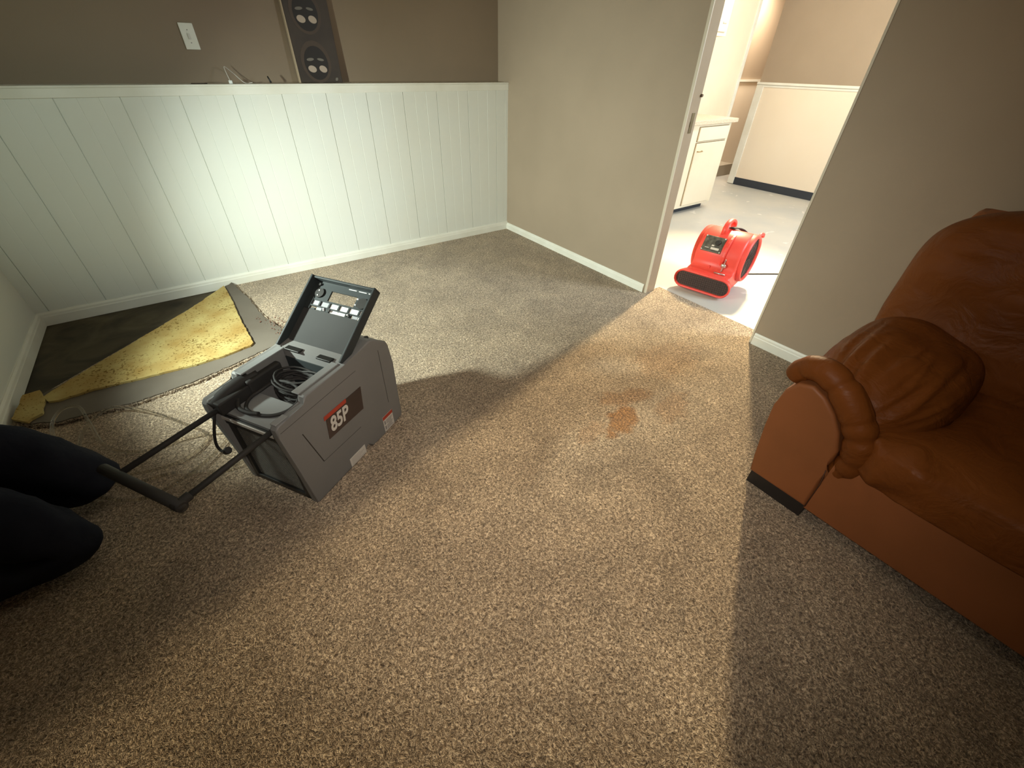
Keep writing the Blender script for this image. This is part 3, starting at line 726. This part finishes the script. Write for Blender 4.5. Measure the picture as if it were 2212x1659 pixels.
# stickers
bm = bmesh.new(); box(bm, 0.428, 0.496, -0.0012, 0.001, 0.006, 0.092); st = link_bm('warning_sticker', bm, M_wht, dh)
bm = bmesh.new(); box(bm, 0.428, 0.496, -0.0020, -0.0010, 0.074, 0.092); link_bm('red_band', bm, M_red, st)
bm = bmesh.new()
for i in range(9): box(bm, 0.446 + (0.012 if i == 4 else 0), 0.490 - (i * 7 % 4) * .003, -0.0018, -0.0010, 0.014 + i * .006, 0.0165 + i * .006)
box(bm, 0.433, 0.441, -0.0018, -0.001, 0.045, 0.066); box(bm, 0.433, 0.441, -0.0018, -0.001, 0.016, 0.036)
link_bm('fine_print', bm, M_ink, st)
bm = bmesh.new(); box(bm, 0.197, 0.292, -0.0012, 0.001, 0.006, 0.052); st = link_bm('rating_label', bm, M_wht, dh)
bm = bmesh.new()
for i in range(5): box(bm, 0.206, 0.282 - (i * 5 % 3) * .012, -0.0017, -0.001, 0.012 + i * .0075, 0.0145 + i * .0075)
link_bm('fine_print', bm, mat('pale_print', (0.45, 0.43, 0.40, 1)), st)

# lid, opened flat back: local frame u = width, v = away from hinge, n = up/front
lidE = bpy.data.objects.new('lid', None)
vd = Vector((.813, 0, .583)); nn = Vector((-.583, 0, .813)); O = Vector((.322, 0, .447))
LM = Matrix(((0, vd.x, nn.x, O.x), (1, 0, 0, 0), (0, vd.z, nn.z, O.z), (0, 0, 0, 1)))   # (u, v, n) -> dehumidifier frame
bm = bmesh.new()
U0, U1, VL, HW = 0.014, 0.338, 0.326, 0.034
def lb(u0, u1, v0, v1, n0, n1, bev=0.0, mi=0): box(bm, u0, u1, v0, v1, n0, n1, bev, mi=mi, M=LM)
lb(U0, U0 + .010, 0, VL, -.006, HW, .003); lb(U1 - .010, U1, 0, VL, -.006, HW, .003)          # side walls
lb(U0, U1, VL - .010, VL, -.006, HW * .8, .003)                                                  # far wall
lb(U0 + .010, U1 - .010, 0.0, 0.188, -.006, 0.0, mi=1)                                           # plain inner face
# lattice around the openings
lb(U0 + .01, U1 - .01, .283, VL - .01, -.006, 0); lb(.232, U1 - .01, .236, .283, -.006, .001); lb(U0 + .01, .100, .236, .283, -.006, .001)
lb(U0 + .01, U1 - .01, .229, .236, -.006, .002)
for uc in (.260, .211, .162, .113, .061): lb(uc - .0035, uc + .0035, .205, .231, -.006, .003)
lb(U0 + .01, U1 - .01, .2015, .2075, -.006, .003); lb(U0 + .01, .030, .188, .24, -.006, .003); lb(.300, U1 - .01, .188, .24, -.006, .004)
lb(.200, .238, .188, .204, -.006, .003); lb(.092, .118, .188, .204, -.006, .003); lb(.2725, .29, .188, .195, -.006, .002)
lid = link_bm('lid', bm, [M_slate, M_dkgrey], dh)
def lpart(name, m, lst, par=None, lab=None, bev=0.0):
    bm_ = bmesh.new()
    for b in lst: box(bm_, *b, bev, M=LM)
    o = link_bm(name, bm_, m, par or lid)
    if lab: o['label'] = lab
    return o
for (u0, u1, m_) in ((.265, .300, M_gry), (.215, .256, M_gry), (.166, .207, M_wht2), (.117, .158, M_wht2), (.065, .109, M_wht2), (.030, .057, M_wht2)):
    lpart('key_window', m_, [(u0, u1, .2075, .229, -.006, -.002)])
for (u0, u1, m_) in ((.240, .268, M_gry), (.160, .199, M_wht2), (.120, .157, M_wht2), (.060, .086, M_gry), (.032, .056, M_wht2)):
    lpart('lower_window', m_, [(u0, u1, .190, .2015, -.006, -.002)])
for uc in (.138, .088, .040): lpart('edge_slit', M_wht2, [(uc - .019, uc + .019, .3065, .3095, -.001, .0008)])
bm = bmesh.new()
for (u, v, r) in ((.282, .262, .021), (.063, .258, .024)):
    cyl(bm, LM @ Vector((u, v, .0005)), r, .007, LM.to_3x3() @ Vector((0, 0, 1)), 20)
for (u, v, r) in ((.300, .30, .006), (.20, .196, .006), (.11, .195, .005), (.098, .192, .004)):
    cyl(bm, LM @ Vector((u, v, .001)), r, .006, LM.to_3x3() @ Vector((0, 0, 1)), 12)
split_parts('boss', bm, M_blk, lid)
bm = bmesh.new()
for (u, v, r) in ((.287, .272, .0028), (.285, .250, .0026), (.090, .272, .0032), (.090, .246, .0028), (.226, .198, .003), (.222, .1915, .0025), (.104, .197, .003)):
    cyl(bm, LM @ Vector((u, v, .002)), r, .0070, LM.to_3x3() @ Vector((0, 0, 1)), 10)
split_parts('post', bm, M_wht2, lid)
bm = bmesh.new(); box(bm, .296, .322, .060, .130, .462, .470, .003); box(bm, .296, .322, .215, .290, .462, .470, .003)
split_parts('hinge', bm, M_blk, dh)

# telescopic handle
hd = bmesh.new()
for t_ in (0.042, 0.300):
    tube(hd, [(0.06, t_, 0.392), (-0.325, t_, 0.398)], 0.0095, 14)
split_parts('handle_rod', hd, M_blk2, dh)
hd = bmesh.new(); tube(hd, [(-0.335, 0.020, 0.398), (-0.338, 0.365, 0.398)], 0.0155, 16); tube(hd, smooth_path([(-0.30, .042, .398), (-.325, .040, .398), (-.337, .028, .398), (-.338, .05, .398)], 4), .014, 12)
link_bm('handle_grip', hd, M_blk2, dh)

# coiled cable in the bucket plus the loop on the deck
cm = bmesh.new()
for i in range(26):
    cx, cy, cz = 0.215 + random.uniform(-.012, .012), 0.165 + random.uniform(-.02, .02), 0.25 + i * 0.0065
    rx, ry = random.uniform(.050, .070), random.uniform(.075, .10); ph = random.uniform(0, 6.28); tx, ty = random.uniform(-.25, .25), random.uniform(-.3, .3)
    pts = [(cx + rx * math.cos(a), cy + ry * math.sin(a), cz + tx * rx * math.cos(a) + ty * ry * math.sin(a)) for a in [ph + 2 * PI * k / 22 for k in range(22)]]
    tube(cm, pts, 0.0042, 8, closed=True)
link_bm('power_cable_coil', cm, M_blk2, dh)
cm = bmesh.new()
loop = [(0.13, .075, .40), (0.085, .085, .385), (0.045, .12, .382), (0.028, .18, .382), (0.04, .235, .382), (0.08, .265, .384), (0.125, .26, .39), (.165, .23, .41), (.18, .17, .42), (.17, .11, .415)]
tube(cm, smooth_path(loop, 8, closed=True), 0.0065, 10, closed=True)
tube(cm, smooth_path([(0.03, .16, .388), (0.02, .20, .388), (0.025, .25, .39), (.06, .285, .40), (.10, .29, .41)], 8), 0.008, 10)
link_bm('deck_cable', cm, M_blk2, dh)
# dark bundle over the left edge
cm = bmesh.new(); tube(cm, smooth_path([(-0.02, .315, .402), (0.04, .318, .418), (0.10, .312, .43), (.16, .30, .425)], 8), [.024] * 25, 12)
link_bm('cable_sleeve', cm, M_blk2, dh)
# short cord hanging over the front, plug end dangling
def W2L(p):   # world -> dehumidifier frame
    q = Vector(p) - Vector((-0.0316, 1.2213, 0)); c, s = math.cos(DA), math.sin(DA)
    return Vector((q.x * c + q.y * s, -q.x * s + q.y * c, q.z))
cm = bmesh.new()
pts = [(-0.015, .322, .385), (-0.035, .322, .345), (-0.050, .338, .285), (-0.055, .352, .235), (-.055, .347, .208), (-.055, .325, .207)]
tube(cm, smooth_path(pts, 8), 0.0052, 10)
cable = link_bm('power_cord', cm, M_blk2, dh)
cm = bmesh.new(); tube(cm, [(-.055, .328, .207), (-.055, .314, .213), (-.055, .298, .226), (-.055, .290, .233)], [.006, .012, .0145, .012], 12)
link_bm('plug', cm, M_blk, cable)

# clear drain hose tangled on the carpet
hs = bmesh.new()
hp = [(-0.10, 1.66, .05), (-0.28, 1.60, .012), (-.47, 1.70, .012), (-.62, 1.74, .012), (-.76, 1.90, .012), (-.80, 2.08, .02), (-.77, 2.24, .03), (-.68, 2.30, .04), (-.55, 2.20, .02), (-.42, 2.02, .012), (-.34, 1.86, .012), (-.45, 1.76, .012),
      (-.66, 1.80, .024), (-.78, 1.98, .03), (-.86, 2.12, .05), (-.885, 2.28, .06), (-.86, 2.38, .06), (-.80, 2.36, .06), (-.76, 2.22, .05), (-.70, 2.02, .03), (-.58, 1.92, .012), (-.38, 1.90, .012), (-.26, 1.82, .012), (-.40, 1.66, .02), (-.58, 1.62, .012), (-.75, 1.75, .012)]
tube(hs, smooth_path(hp, 10), 0.0068, 10)
tag(link_bm('drain_hose', hs, M_hose), 'clear vinyl drain hose looping on the carpet left of the dehumidifier', 'hose')

# ------------------------------------------------------------------ red air mover
AB = math.radians(11.5)
am = thing('air_mover', 'red snail-shaped air mover fan on the kitchen floor beyond the doorway', 'fan', (3.10, 1.585, -0.006), AB)
# local: outlet faces -x, width along y (-.2..+.2), scroll axis along y
def yprof(pts, ys, bm, mi=0):
    rings = [[bm.verts.new((cx + (px - cx) * s, yy, cz + (pz - cz) * s)) for px, pz in pts] for yy, s, cx, cz in ys]
    n = len(pts)
    for A, B in zip(rings, rings[1:]):
        for k in range(n):
            f = bm.faces.new((A[k], A[(k + 1) % n], B[(k + 1) % n], B[k])); f.smooth = True; f.material_index = mi
    bm.faces.new(rings[0]); bm.faces.new(rings[-1][::-1])
CX, CZ, RR = 0.085, 0.232, 0.182
prof = []
for i in range(23):
    a = math.radians(-62 + i * (62 + 172) / 22); r = RR * (0.93 + 0.11 * (i / 22))
    prof.append((CX + r * math.cos(a), CZ + r * math.sin(a)))
prof += [(-0.098, 0.215), (-0.104, 0.19), (-0.115, 0.168), (-0.14, 0.155), (-0.19, 0.148), (-0.205, 0.13), (-0.208, 0.06), (-0.20, 0.03), (-0.18, 0.022), (-0.05, 0.020), (0.10, 0.030)]
bm = bmesh.new()
yprof(prof, [(-0.172, .90, CX - .03, CZ - .03), (-0.168, .955, CX - .03, CZ - .03), (-0.156, 1, CX, CZ), (0.136, 1, CX, CZ), (0.148, .955, CX - .03, CZ - .03), (0.152, .90, CX - .03, CZ - .03)], bm)
hous = link_bm('housing', bm, M_reds, am)
# wide duck-bill outlet (rounded slot tube)
bm = bmesh.new()
def slot(x, hw, z0, z1, n=10):
    r = (z1 - z0) / 2; zc = (z0 + z1) / 2; pts = []
    for k in range(n + 1): a = -PI / 2 + PI * k / n; pts.append((x, hw - r + r * math.cos(a), zc + r * math.sin(a)))
    for k in range(n + 1): a = PI / 2 + PI * k / n; pts.append((x, -hw + r + r * math.cos(a), zc + r * math.sin(a)))
    return pts
rings = [slot(-0.02, .155, .028, .145), slot(-0.12, .165, .024, .150), slot(-.175, .200, .016, .152), slot(-.215, .214, .010, .152), slot(-.228, .214, .010, .152), slot(-.232, .207, .017, .145), slot(-.222, .200, .026, .136), slot(-.14, .185, .032, .130)]
R_ = [[bm.verts.new(p) for p in r] for r in rings]
for A, B in zip(R_, R_[1:]):
    n = len(A)
    for k in range(n): f = bm.faces.new((A[k], A[(k + 1) % n], B[(k + 1) % n], B[k])); f.smooth = True
bm.faces.new(R_[0][::-1])
link_bm('outlet', bm, M_reds, am)
bm = bmesh.new(); bm.faces.new([bm.verts.new(p) for p in slot(-.218, .199, .0262, .1355)])
for i in range(1, 26):
    y = -.2 + i * .0154; box(bm, -.222, -.2195, y, y + .002, .034, .128)
for i in range(1, 7): box(bm, -.2215, -.2190, -.19, .19, .026 + i * .0155, .028 + i * .0155)
link_bm('outlet_grille', bm, M_brownblk, am)
# intake ring on the camera side with dark grille
bm = bmesh.new(); N = 40
def yring(y, r): return [bm.verts.new((CX + .012 + r * math.cos(2 * PI * k / N), y, CZ + .003 + r * math.sin(2 * PI * k / N))) for k in range(N)]
for sgn in (-1, 1):
    prs = [(-.150, .176), (-.185, .174), (-.200, .168), (-.205, .160), (-.199, .153), (-.186, .150)]
    RR_ = [yring(-(y_ + .02) if sgn > 0 else y_, r_) for y_, r_ in prs]
    for A, B in zip(RR_, RR_[1:]):
        for k in range(N): f = bm.faces.new((A[k], A[(k + 1) % N], B[(k + 1) % N], B[k])); f.smooth = True
split_parts('intake_ring', bm, M_reds, am)
for sgn in (-1, 1):
    bm = bmesh.new(); yq = -.184 if sgn < 0 else .166; c = (CX + .012, yq, CZ + .003)
    cyl(bm, (c[0], yq - sgn * .002, c[2]), .152, sgn * .002, 'y', 40)
    for q in range(1, 9):
        r = q * .0180
        tube(bm, [(c[0] + r * math.cos(2 * PI * k / 28), yq + sgn * .004, c[2] + r * math.sin(2 * PI * k / 28)) for k in range(28)], .0014, 5, closed=True)
    for q in range(6):
        a = q * PI / 3; tube(bm, [(c[0], yq + sgn * .005, c[2]), (c[0] + .150 * math.cos(a), yq + sgn * .005, c[2] + .150 * math.sin(a))], .002, 5)
    link_bm('intake_grille', bm, M_brownblk, am)
# carry handle loop on top
bm = bmesh.new()
hp = [(CX - .07, -.03, CZ + .145), (CX - .075, -.03, CZ + .195), (CX - .03, -.03, CZ + .235), (CX + .05, -.03, CZ + .235), (CX + .105, -.03, CZ + .20), (CX + .10, -.03, CZ + .14)]
tube(bm, smooth_path([(a - .0, 0.02, c) for a, b, c in hp], 8), 0.021, 14, sy=0.62)
link_bm('carry_handle', bm, M_reds, am)
# raised rib beside the panel, and cord wrap horn at the back
bm = bmesh.new()
rib = []
for i in range(9):
    a = math.radians(112 + i * 9.5); rib.append((CX + (RR * 1.0) * math.cos(a), CZ + (RR * 1.0) * math.sin(a)))
outer = [(CX + (p[0] - CX) * (1.02 + .14 * math.sin(PI * i / 9)), CZ + (p[1] - CZ) * (1.02 + .14 * math.sin(PI * i / 9))) for i, p in enumerate(rib)]
prism(bm, rib + outer[::-1], -.072, -.052, 'y', bev=.003); link_bm('rib', bm, M_reds, am)
bm = bmesh.new(); tube(bm, smooth_path([(CX + .10, -.168, CZ + .125), (CX + .150, -.178, CZ + .150), (CX + .188, -.184, CZ + .145), (CX + .20, -.184, CZ + .125)], 5), .0125, 10); link_bm('cord_hook', bm, M_reds, am)
# control panel
pa = math.radians(148); pn = Vector((math.cos(pa), 0, math.sin(pa))); pt = Vector((-math.sin(pa), 0, math.cos(pa)))
pc = Vector((CX, 0.045, CZ)) + pn * (RR * 1.022)
PM = Matrix(((0, pt.x, pn.x, pc.x), (1, 0, 0, pc.y), (0, pt.z, pn.z, pc.z), (0, 0, 0, 1)))
bm = bmesh.new(); box(bm, -.075, .075, -.058, .058, -.02, .004, .004, M=PM); pnl = link_bm('control_panel', bm, M_olive, am)
bm = bmesh.new(); box(bm, -.070, .070, -.053, .053, .004, .0055, .001, M=PM); link_bm('panel_face', bm, mat('dark_panel_face', (0.05, 0.05, 0.042, 1), rough=0.3, noise=(40, (0.16, 0.16, 0.14, 1), 0.8)), pnl)
kb = bmesh.new(); cyl(kb, PM @ Vector((-.030, -.012, .005)), .019, .018, PM.to_3x3() @ Vector((0, 0, 1)), 20, bev=.003); link_bm('knob', kb, M_blk, pnl)
lb_ = bmesh.new(); box(lb_, -.055, .005, .024, .040, .0055, .0066, M=PM); box(lb_, -.012, .006, .006, .016, .0055, .0066, M=PM); box(lb_, .02, .05, .030, .034, .0055, .0066, M=PM); link_bm('panel_print', lb_, M_wht, pnl)
sb = bmesh.new()
for a, b in ((-.068, -.051), (.068, -.051), (-.068, .051), (.068, .051)): cyl(sb, PM @ Vector((a, b, .004)), .004, .004, PM.to_3x3() @ Vector((0, 0, 1)), 10)
split_parts('panel_screw', sb, M_wht2, pnl)
# metal latch and kickstand on the front
bm = bmesh.new()
tube(bm, smooth_path([(-.100, -.085, .250), (-.118, -.087, .222), (-.124, -.085, .195), (-.128, -.083, .168)], 5), .0038, 8)
puff(bm, (-.122, -.086, .212), (.012, .019, .016), .7, .7, 12, 8)
tube(bm, [(-.150, -.125, .160), (-.152, -.045, .160)], .0055, 8)
tube(bm, [(-.095, -.086, .262), (-.101, -.086, .244)], .006, 8)
link_bm('latch', bm, M_steel, am)
bm = bmesh.new(); box(bm, -.118, -.100, .005, .02, .165, .185, .004); link_bm('lug', bm, M_reds, am)
bm = bmesh.new()
for x in (-.16, .13):
    for y in (-.12, .12): cyl(bm, (x, y, 0.0), .016, .03, 'z', 14)
split_parts('foot', bm, M_blk, am)
# wound cord over the drum behind the handle
bm = bmesh.new()
for q in range(4):
    r = RR * 1.03 + .004; pts = []
    for k in range(15):
        a = math.radians(92 - k * 4.8); pts.append((CX + r * math.cos(a), -.02 - k * .0085 + q * .011, CZ + r * math.sin(a) + .004 * math.sin(k * .4)))
    tube(bm, pts, .0048, 8)
link_bm('wound_cord', bm, M_blk2, am)
bm = bmesh.new()
tube(bm, smooth_path([(0.28, -.02, .03), (0.33, -.06, .008), (0.44, -.16, .006), (0.62, -.34, .006), (0.85, -.60, .006), (1.05, -1.0, .006)], 8), .0050, 8)
link_bm('power_cord', bm, M_blk2, am)

# ------------------------------------------------------------------ leather sofa (front faces -x, runs towards -y)
sf = thing('sofa', 'brown leather sofa with overstuffed arms against the right wall', 'sofa', (1.46, 0.36, 0.0))
# local x: 0 = front .. 1.02 = wall ; local y: 0 = far arm side, negative along the sofa
SL = -2.05
def wr(p, seeds, amp):      # wrinkle displacement
    v = 0
    for (kx, ky, kz, ph, a) in seeds: v += a * math.sin(kx * p.x + ky * p.y + kz * p.z + ph)
    return v * amp
bm = bmesh.new()
box(bm, 0.035, 0.95, SL + .03, -0.03, 0.062, 0.30, 0.01)
link_bm('frame', bm, M_leather_flat, sf)
bm = bmesh.new()
prism(bm, [(0.0, .062), (0.0, .30), (0.006, .335), (0.03, .352), (0.08, .355), (0.08, .062)], SL + .246, -0.246, 'y', bev=.003)
link_bm('front_rail', bm, M_leather_flat, sf)
def arm(side):               # side=0 far arm, 1 near arm (mirrored)
    def Y(y): return y if side == 0 else SL - y
    pts = [(-.030, .066), (-.020, .15), (-.002, .30), (.004, .40), (-.004, .47), (-.030, .515), (-.075, .530), (-.120, .510), (-.165, .470), (-.205, .415), (-.232, .35), (-.236, .30), (-.225, .255), (-.245, .20), (-.250, .066)]
    bm = bmesh.new(); prism(bm, [(Y(a), b) for a, b in pts], 0.0, 0.90, 'x', bev=.012, seg=3)
    # soften the vertical seams
    a_ = link_bm('arm_panel', bm, M_leather_flat, sf, smooth=False)
    # front band: belt of leather following the panel edge
    path = [(0.02, .004, .505), (0.012, -.020, .555), (0.0, -.075, .578), (-.006, -.135, .556), (-.010, -.19, .512), (-.012, -.240, .452), (-.012, -.272, .385), (-.010, -.280, .32), (-.004, -.270, .275), (0.03, -.255, .262)]
    pp = smooth_path([(x, Y(y), z) for x, y, z in path], 10); n = len(pp)
    def crease(t): return sum(a * math.exp(-((t - c) / w) ** 2) for c, a, w in ((.10, .004, .02), (.33, .006, .02), (.52, .004, .015), (.60, .007, .02), (.75, .005, .02), (.86, .006, .02)))
    rr = [0.034 + 0.015 * math.sin(PI * (i / (n - 1))) ** .6 - crease(i / (n - 1)) for i in range(n)]
    bm = bmesh.new(); tube(bm, [p + Vector((.040, 0, 0)) for p in pp], rr, 24)
    link_bm('arm_band', bm, M_leather, sf, smooth=True)
    # big pillow top of the arm, sloping inward, creases fan out from its front end
    def fn(u, p):
        sg = 1 if side == 0 else -1
        ang = math.atan2(u.z, u.y * sg); f = max(0.0, min(1.0, (-u.x + .35) / 1.2))
        nz = mnoise.noise(Vector((ang * 4.2 + 3, p.x * 2.2, 1.7 + side)))
        ridge = (1 - abs(mnoise.noise(Vector((ang * 6.5, p.x * 3.0, 5.1)))) * 2.2)
        d = (.012 * nz + .019 * (ridge - .5)) * f ** 1.2 + .006 * mnoise.noise(p * 9)
        q = p.copy(); r_ = Vector((0, p.y, p.z))
        if r_.length > 1e-4: q += r_.normalized() * d
        q.z -= 0.02 * (p.x / .36) ** 2
        return q
    bm = bmesh.new(); puff(bm, (0.42, Y(-.190), .425), (.372, .212, .212), .68, .8, 128, 64, fn, rot=Matrix.Rotation((.20 if side == 0 else -.20), 3, 'X') @ Matrix.Rotation(-.03, 3, 'Y'))
    link_bm('arm_pillow', bm, M_leather, sf, smooth=True)
arm(0); arm(1)
# seat cushions with wrinkled front roll
def seat(y0, y1):
    cy, hy = (y0 + y1) / 2, abs(y1 - y0) / 2
    def fn(u, p):
        f = max(0, -(p.x) - .10) / .25
        d = (.042 * (.5 - abs(mnoise.noise(Vector((p.y * 9, p.z * 14 + p.y * 5, 3)))) * 1.6) + .016 * mnoise.noise(Vector((p.y * 22, p.z * 30, 8)))) * f
        q = p.copy(); q.x -= d; q.z += .014 * (1 - u.x * u.x) * (1 - u.y * u.y) * (1 if u.z > 0 else 0) - 0.02 * max(0, p.x) + .4 * d
        return q
    bm = bmesh.new(); puff(bm, (0.345, cy, .375), (.365, hy, .095), .38, .28, 120, 30, fn)
    return link_bm('seat_cushion', bm, M_leather, sf, smooth=True)
seat(-.255, -1.025); seat(-1.03, SL + .255)
# back: frame, puffed head pillow and lumbar pillow for each place
bm = bmesh.new(); prism(bm, [(0.78, .10), (0.72, .45), (0.80, .90), (0.86, .96), (0.94, .97), (1.0, .90), (1.02, .45), (1.0, .10)], SL + .06, -.06, 'y', bev=.03, seg=3)
link_bm('back_frame', bm, M_leather_flat, sf)
def backc(y0, y1):
    cy, hy = (y0 + y1) / 2, abs(y1 - y0) / 2
    def fn(u, p):
        q = p.copy(); front = max(0, -u.x)
        q.x += front * (.035 * math.exp(-((p.z - .02) / .035) ** 2) + .012 * mnoise.noise(Vector((p.y * 6, p.z * 22, 2))) + .03 * max(0, -p.z))
        q.x += .10 * p.z; q += Vector((.006, .006, .006)) * mnoise.noise(p * 8)
        return q
    bm = bmesh.new(); puff(bm, (0.745, cy, .695), (.165, hy, .318), .50, .50, 120, 60, fn)
    link_bm('back_cushion', bm, M_leather, sf, smooth=True)
backc(-.0, -1.02); backc(-1.03, SL)
for (x, y) in ((.01, -.035), (.01, SL + .25), (.86, -.035), (.86, SL + .25)):
    bm = bmesh.new(); box(bm, x, x + .09, y - .215, y, 0.0, .064, .002); link_bm('foot', bm, M_blackwood, sf)
bm = bmesh.new(); tube(bm, [(-.0002, -.249, .07), (-.0002, -.246, .20), (-.0002, -.236, .262)], .0018, 6); link_bm('seam', bm, M_seam, sf)

# ------------------------------------------------------------------ kneeling person at the left edge
def skin_body(name, joints, edges, m, parent=None, root=0, sub=2):
    me = bpy.data.meshes.new(name); me.from_pydata([j[:3] for j in joints], edges, [])
    o = bpy.data.objects.new(name, me); COL.objects.link(o)
    md = o.modifiers.new('skin', 'SKIN'); md.use_smooth_shade = True
    for i, j in enumerate(joints):
        v = me.skin_vertices[0].data[i]; r = j[3]; v.radius = r if isinstance(r, tuple) else (r, r); v.use_root = (i == root)
    sb_ = o.modifiers.new('sub', 'SUBSURF'); sb_.levels = sub; sb_.render_levels = sub
    bpy.context.view_layer.update()
    dg = bpy.context.evaluated_depsgraph_get(); nm = bpy.data.meshes.new_from_object(o.evaluated_get(dg))
    bpy.data.objects.remove(o)
    nm.materials.clear(); nm.materials.append(m); nm.polygons.foreach_set('use_smooth', [True] * len(nm.polygons))
    ob = bpy.data.objects.new(name, nm); COL.objects.link(ob)
    if parent: ob.parent = parent
    return ob
hips = (-1.12, 1.64, .42)
J = [hips + (.15,), (-1.16, 1.62, .54, .14), (-1.15, 1.60, .68, .155), (-1.10, 1.60, .78, .13), (-1.08, 1.60, .87, .06), (-1.04, 1.61, .93, .055), (-1.02, 1.61, 1.00, .085), (-1.02, 1.61, 1.08, .07),
     # far leg (6): thigh forward, knee, shin back
     (-1.06, 1.76, .42, .130), (-.86, 1.79, .30, .118), (-.635, 1.66, .115, .085), (-.88, 1.78, .085, .07), (-1.12, 1.84, .06, .045),
     # near leg
     (-1.06, 1.52, .40, .130), (-.88, 1.50, .27, .120), (-.69, 1.40, .105, .086), (-.90, 1.42, .085, .07), (-1.15, 1.40, .06, .045),
     # arms
     (-1.08, 1.79, .76, .065), (-1.02, 1.90, .60, .048), (-.93, 1.80, .78, .036), (-.90, 1.76, .86, .028),
     (-1.10, 1.40, .76, .065), (-1.05, 1.32, .54, .048), (-.95, 1.38, .34, .036), (-.93, 1.40, .30, .028)]
E_ = [(0, 1), (1, 2), (2, 3), (3, 4), (4, 5), (5, 6), (6, 7), (0, 8), (8, 9), (9, 10), (10, 11), (11, 12), (0, 13), (13, 14), (14, 15), (15, 16), (16, 17), (3, 18), (18, 19), (19, 20), (20, 21), (3, 22), (22, 23), (23, 24), (24, 25)]
person = skin_body('person', J, E_, M_navy, sub=3)
for v in person.data.vertices:               # cloth folds
    q = v.co; v.co = q + v.normal * (.014 * (.35 - abs(mnoise.noise(Vector((q.x * 7, q.y * 11, q.z * 16))))) + .008 * mnoise.noise(q * 14))
tag(person, 'person in dark navy clothes kneeling at the left edge of the photo', 'person')
# head skin, hair, boots, hands
bm = bmesh.new(); puff(bm, (-1.015, 1.61, 1.045), (.088, .074, .112), 1, 1, 28, 20)
puff(bm, (-.922, 1.61, 1.03), (.016, .012, .022), 1, 1, 10, 8); puff(bm, (-.935, 1.61, .995), (.01, .024, .007), 1, 1, 10, 6)
for s_ in (-1, 1): puff(bm, (-1.02, 1.61 + s_ * .076, 1.04), (.02, .008, .028), 1, 1, 10, 8); puff(bm, (-.937, 1.61 + s_ * .03, 1.05), (.008, .012, .007), 1, 1, 10, 6)
link_bm('head', bm, M_skin, person)
bm = bmesh.new(); puff(bm, (-1.035, 1.61, 1.075), (.092, .080, .098), 1, 1, 28, 16); link_bm('hair', bm, M_hair, person)
for yy in (1.84, 1.40):
    bm = bmesh.new(); tube(bm, smooth_path([(-1.10, yy, .075), (-1.17, yy, .07), (-1.24, yy, .055), (-1.33, yy, .045)], 4), [.048, .05, .052, .052, .052, .052, .05, .048, .046, .044, .04, .036, .028], 14, sy=1.1); link_bm('boot', bm, M_shoe, person)
def hand(base, d, spread, curl, name='hand'):
    b = Vector(base); d = Vector(d).normalized(); s_ = Vector(spread).normalized(); n = d.cross(s_)
    Jh = [tuple(b) + (.022,), tuple(b + d * .045) + ((.034, .018),), tuple(b + d * .08) + ((.036, .015),)]; Eh = [(0, 1), (1, 2)]
    for k, ln in enumerate((.062, .072, .068, .055)):
        o_ = b + d * .085 + s_ * (.027 - .018 * k); i = len(Jh)
        Jh += [tuple(o_) + (.009,), tuple(o_ + d * ln * .45 + n * curl * .010) + (.0085,), tuple(o_ + d * ln * .75 + n * curl * .03) + (.008,), tuple(o_ + d * ln * .80 + n * curl * .05) + (.0065,)]
        Eh += [(2, i), (i, i + 1), (i + 1, i + 2), (i + 2, i + 3)]
    i = len(Jh); o_ = b + d * .03 + s_ * .03
    Jh += [tuple(o_) + (.012,), tuple(o_ + d * .025 + s_ * .02 + n * .01) + (.010,), tuple(o_ + d * .05 + s_ * .025 + n * .025) + (.008,)]; Eh += [(1, i), (i, i + 1), (i + 1, i + 2)]
    return skin_body(name, Jh, Eh, M_skin, person)
hand((-.945, 1.765, .84), (.3, -.1, 1), (.2, .9, 0), 1.0)
hand((-.93, 1.40, .31), (.5, .3, -.6), (.3, -.9, 0), .8)
# clamp work light on the end of the left wall, out of view; its beam falls on the wainscot corner
fd = (Vector(WA) - Vector(WL)).normalized(); f0 = Vector(WL) - fd * .03
t = thing('work_light', 'clamp work light on the end of the left wall, outside the photo', 'work light', tuple(f0))
bm = bmesh.new()
prof = [(.022, -.16), (.024, -.09), (.035, -.075), (.07, -.03), (.085, .015), (.082, .015), (.066, -.028), (.03, -.07)]
u_ = fd.cross(Vector((0, 0, 1))).normalized(); v_ = fd.cross(u_)
rg = [[bm.verts.new(fd * z + (u_ * math.cos(2 * PI * k / 24) + v_ * math.sin(2 * PI * k / 24)) * r) for k in range(24)] for r, z in prof]
for A, B in zip(rg, rg[1:]):
    for k in range(24): bm.faces.new((A[k], A[(k + 1) % 24], B[(k + 1) % 24], B[k])).smooth = True
bm.faces.new(rg[0][::-1]); bm.faces.new(rg[-1]); link_bm('reflector', bm, M_alu, t)
bm = bmesh.new(); puff(bm, -fd * .035, (.028, .028, .028), 1, 1, 16, 10); link_bm('bulb', bm, M_lamp, t)
bm = bmesh.new(); tube(bm, [tuple(-fd * .12), tuple(-fd * .12 + Vector((-.02, .10, .0))), (-.07 - fd.x * 0, .16, .06)], .008, 8); link_bm('clamp', bm, M_steel, t)
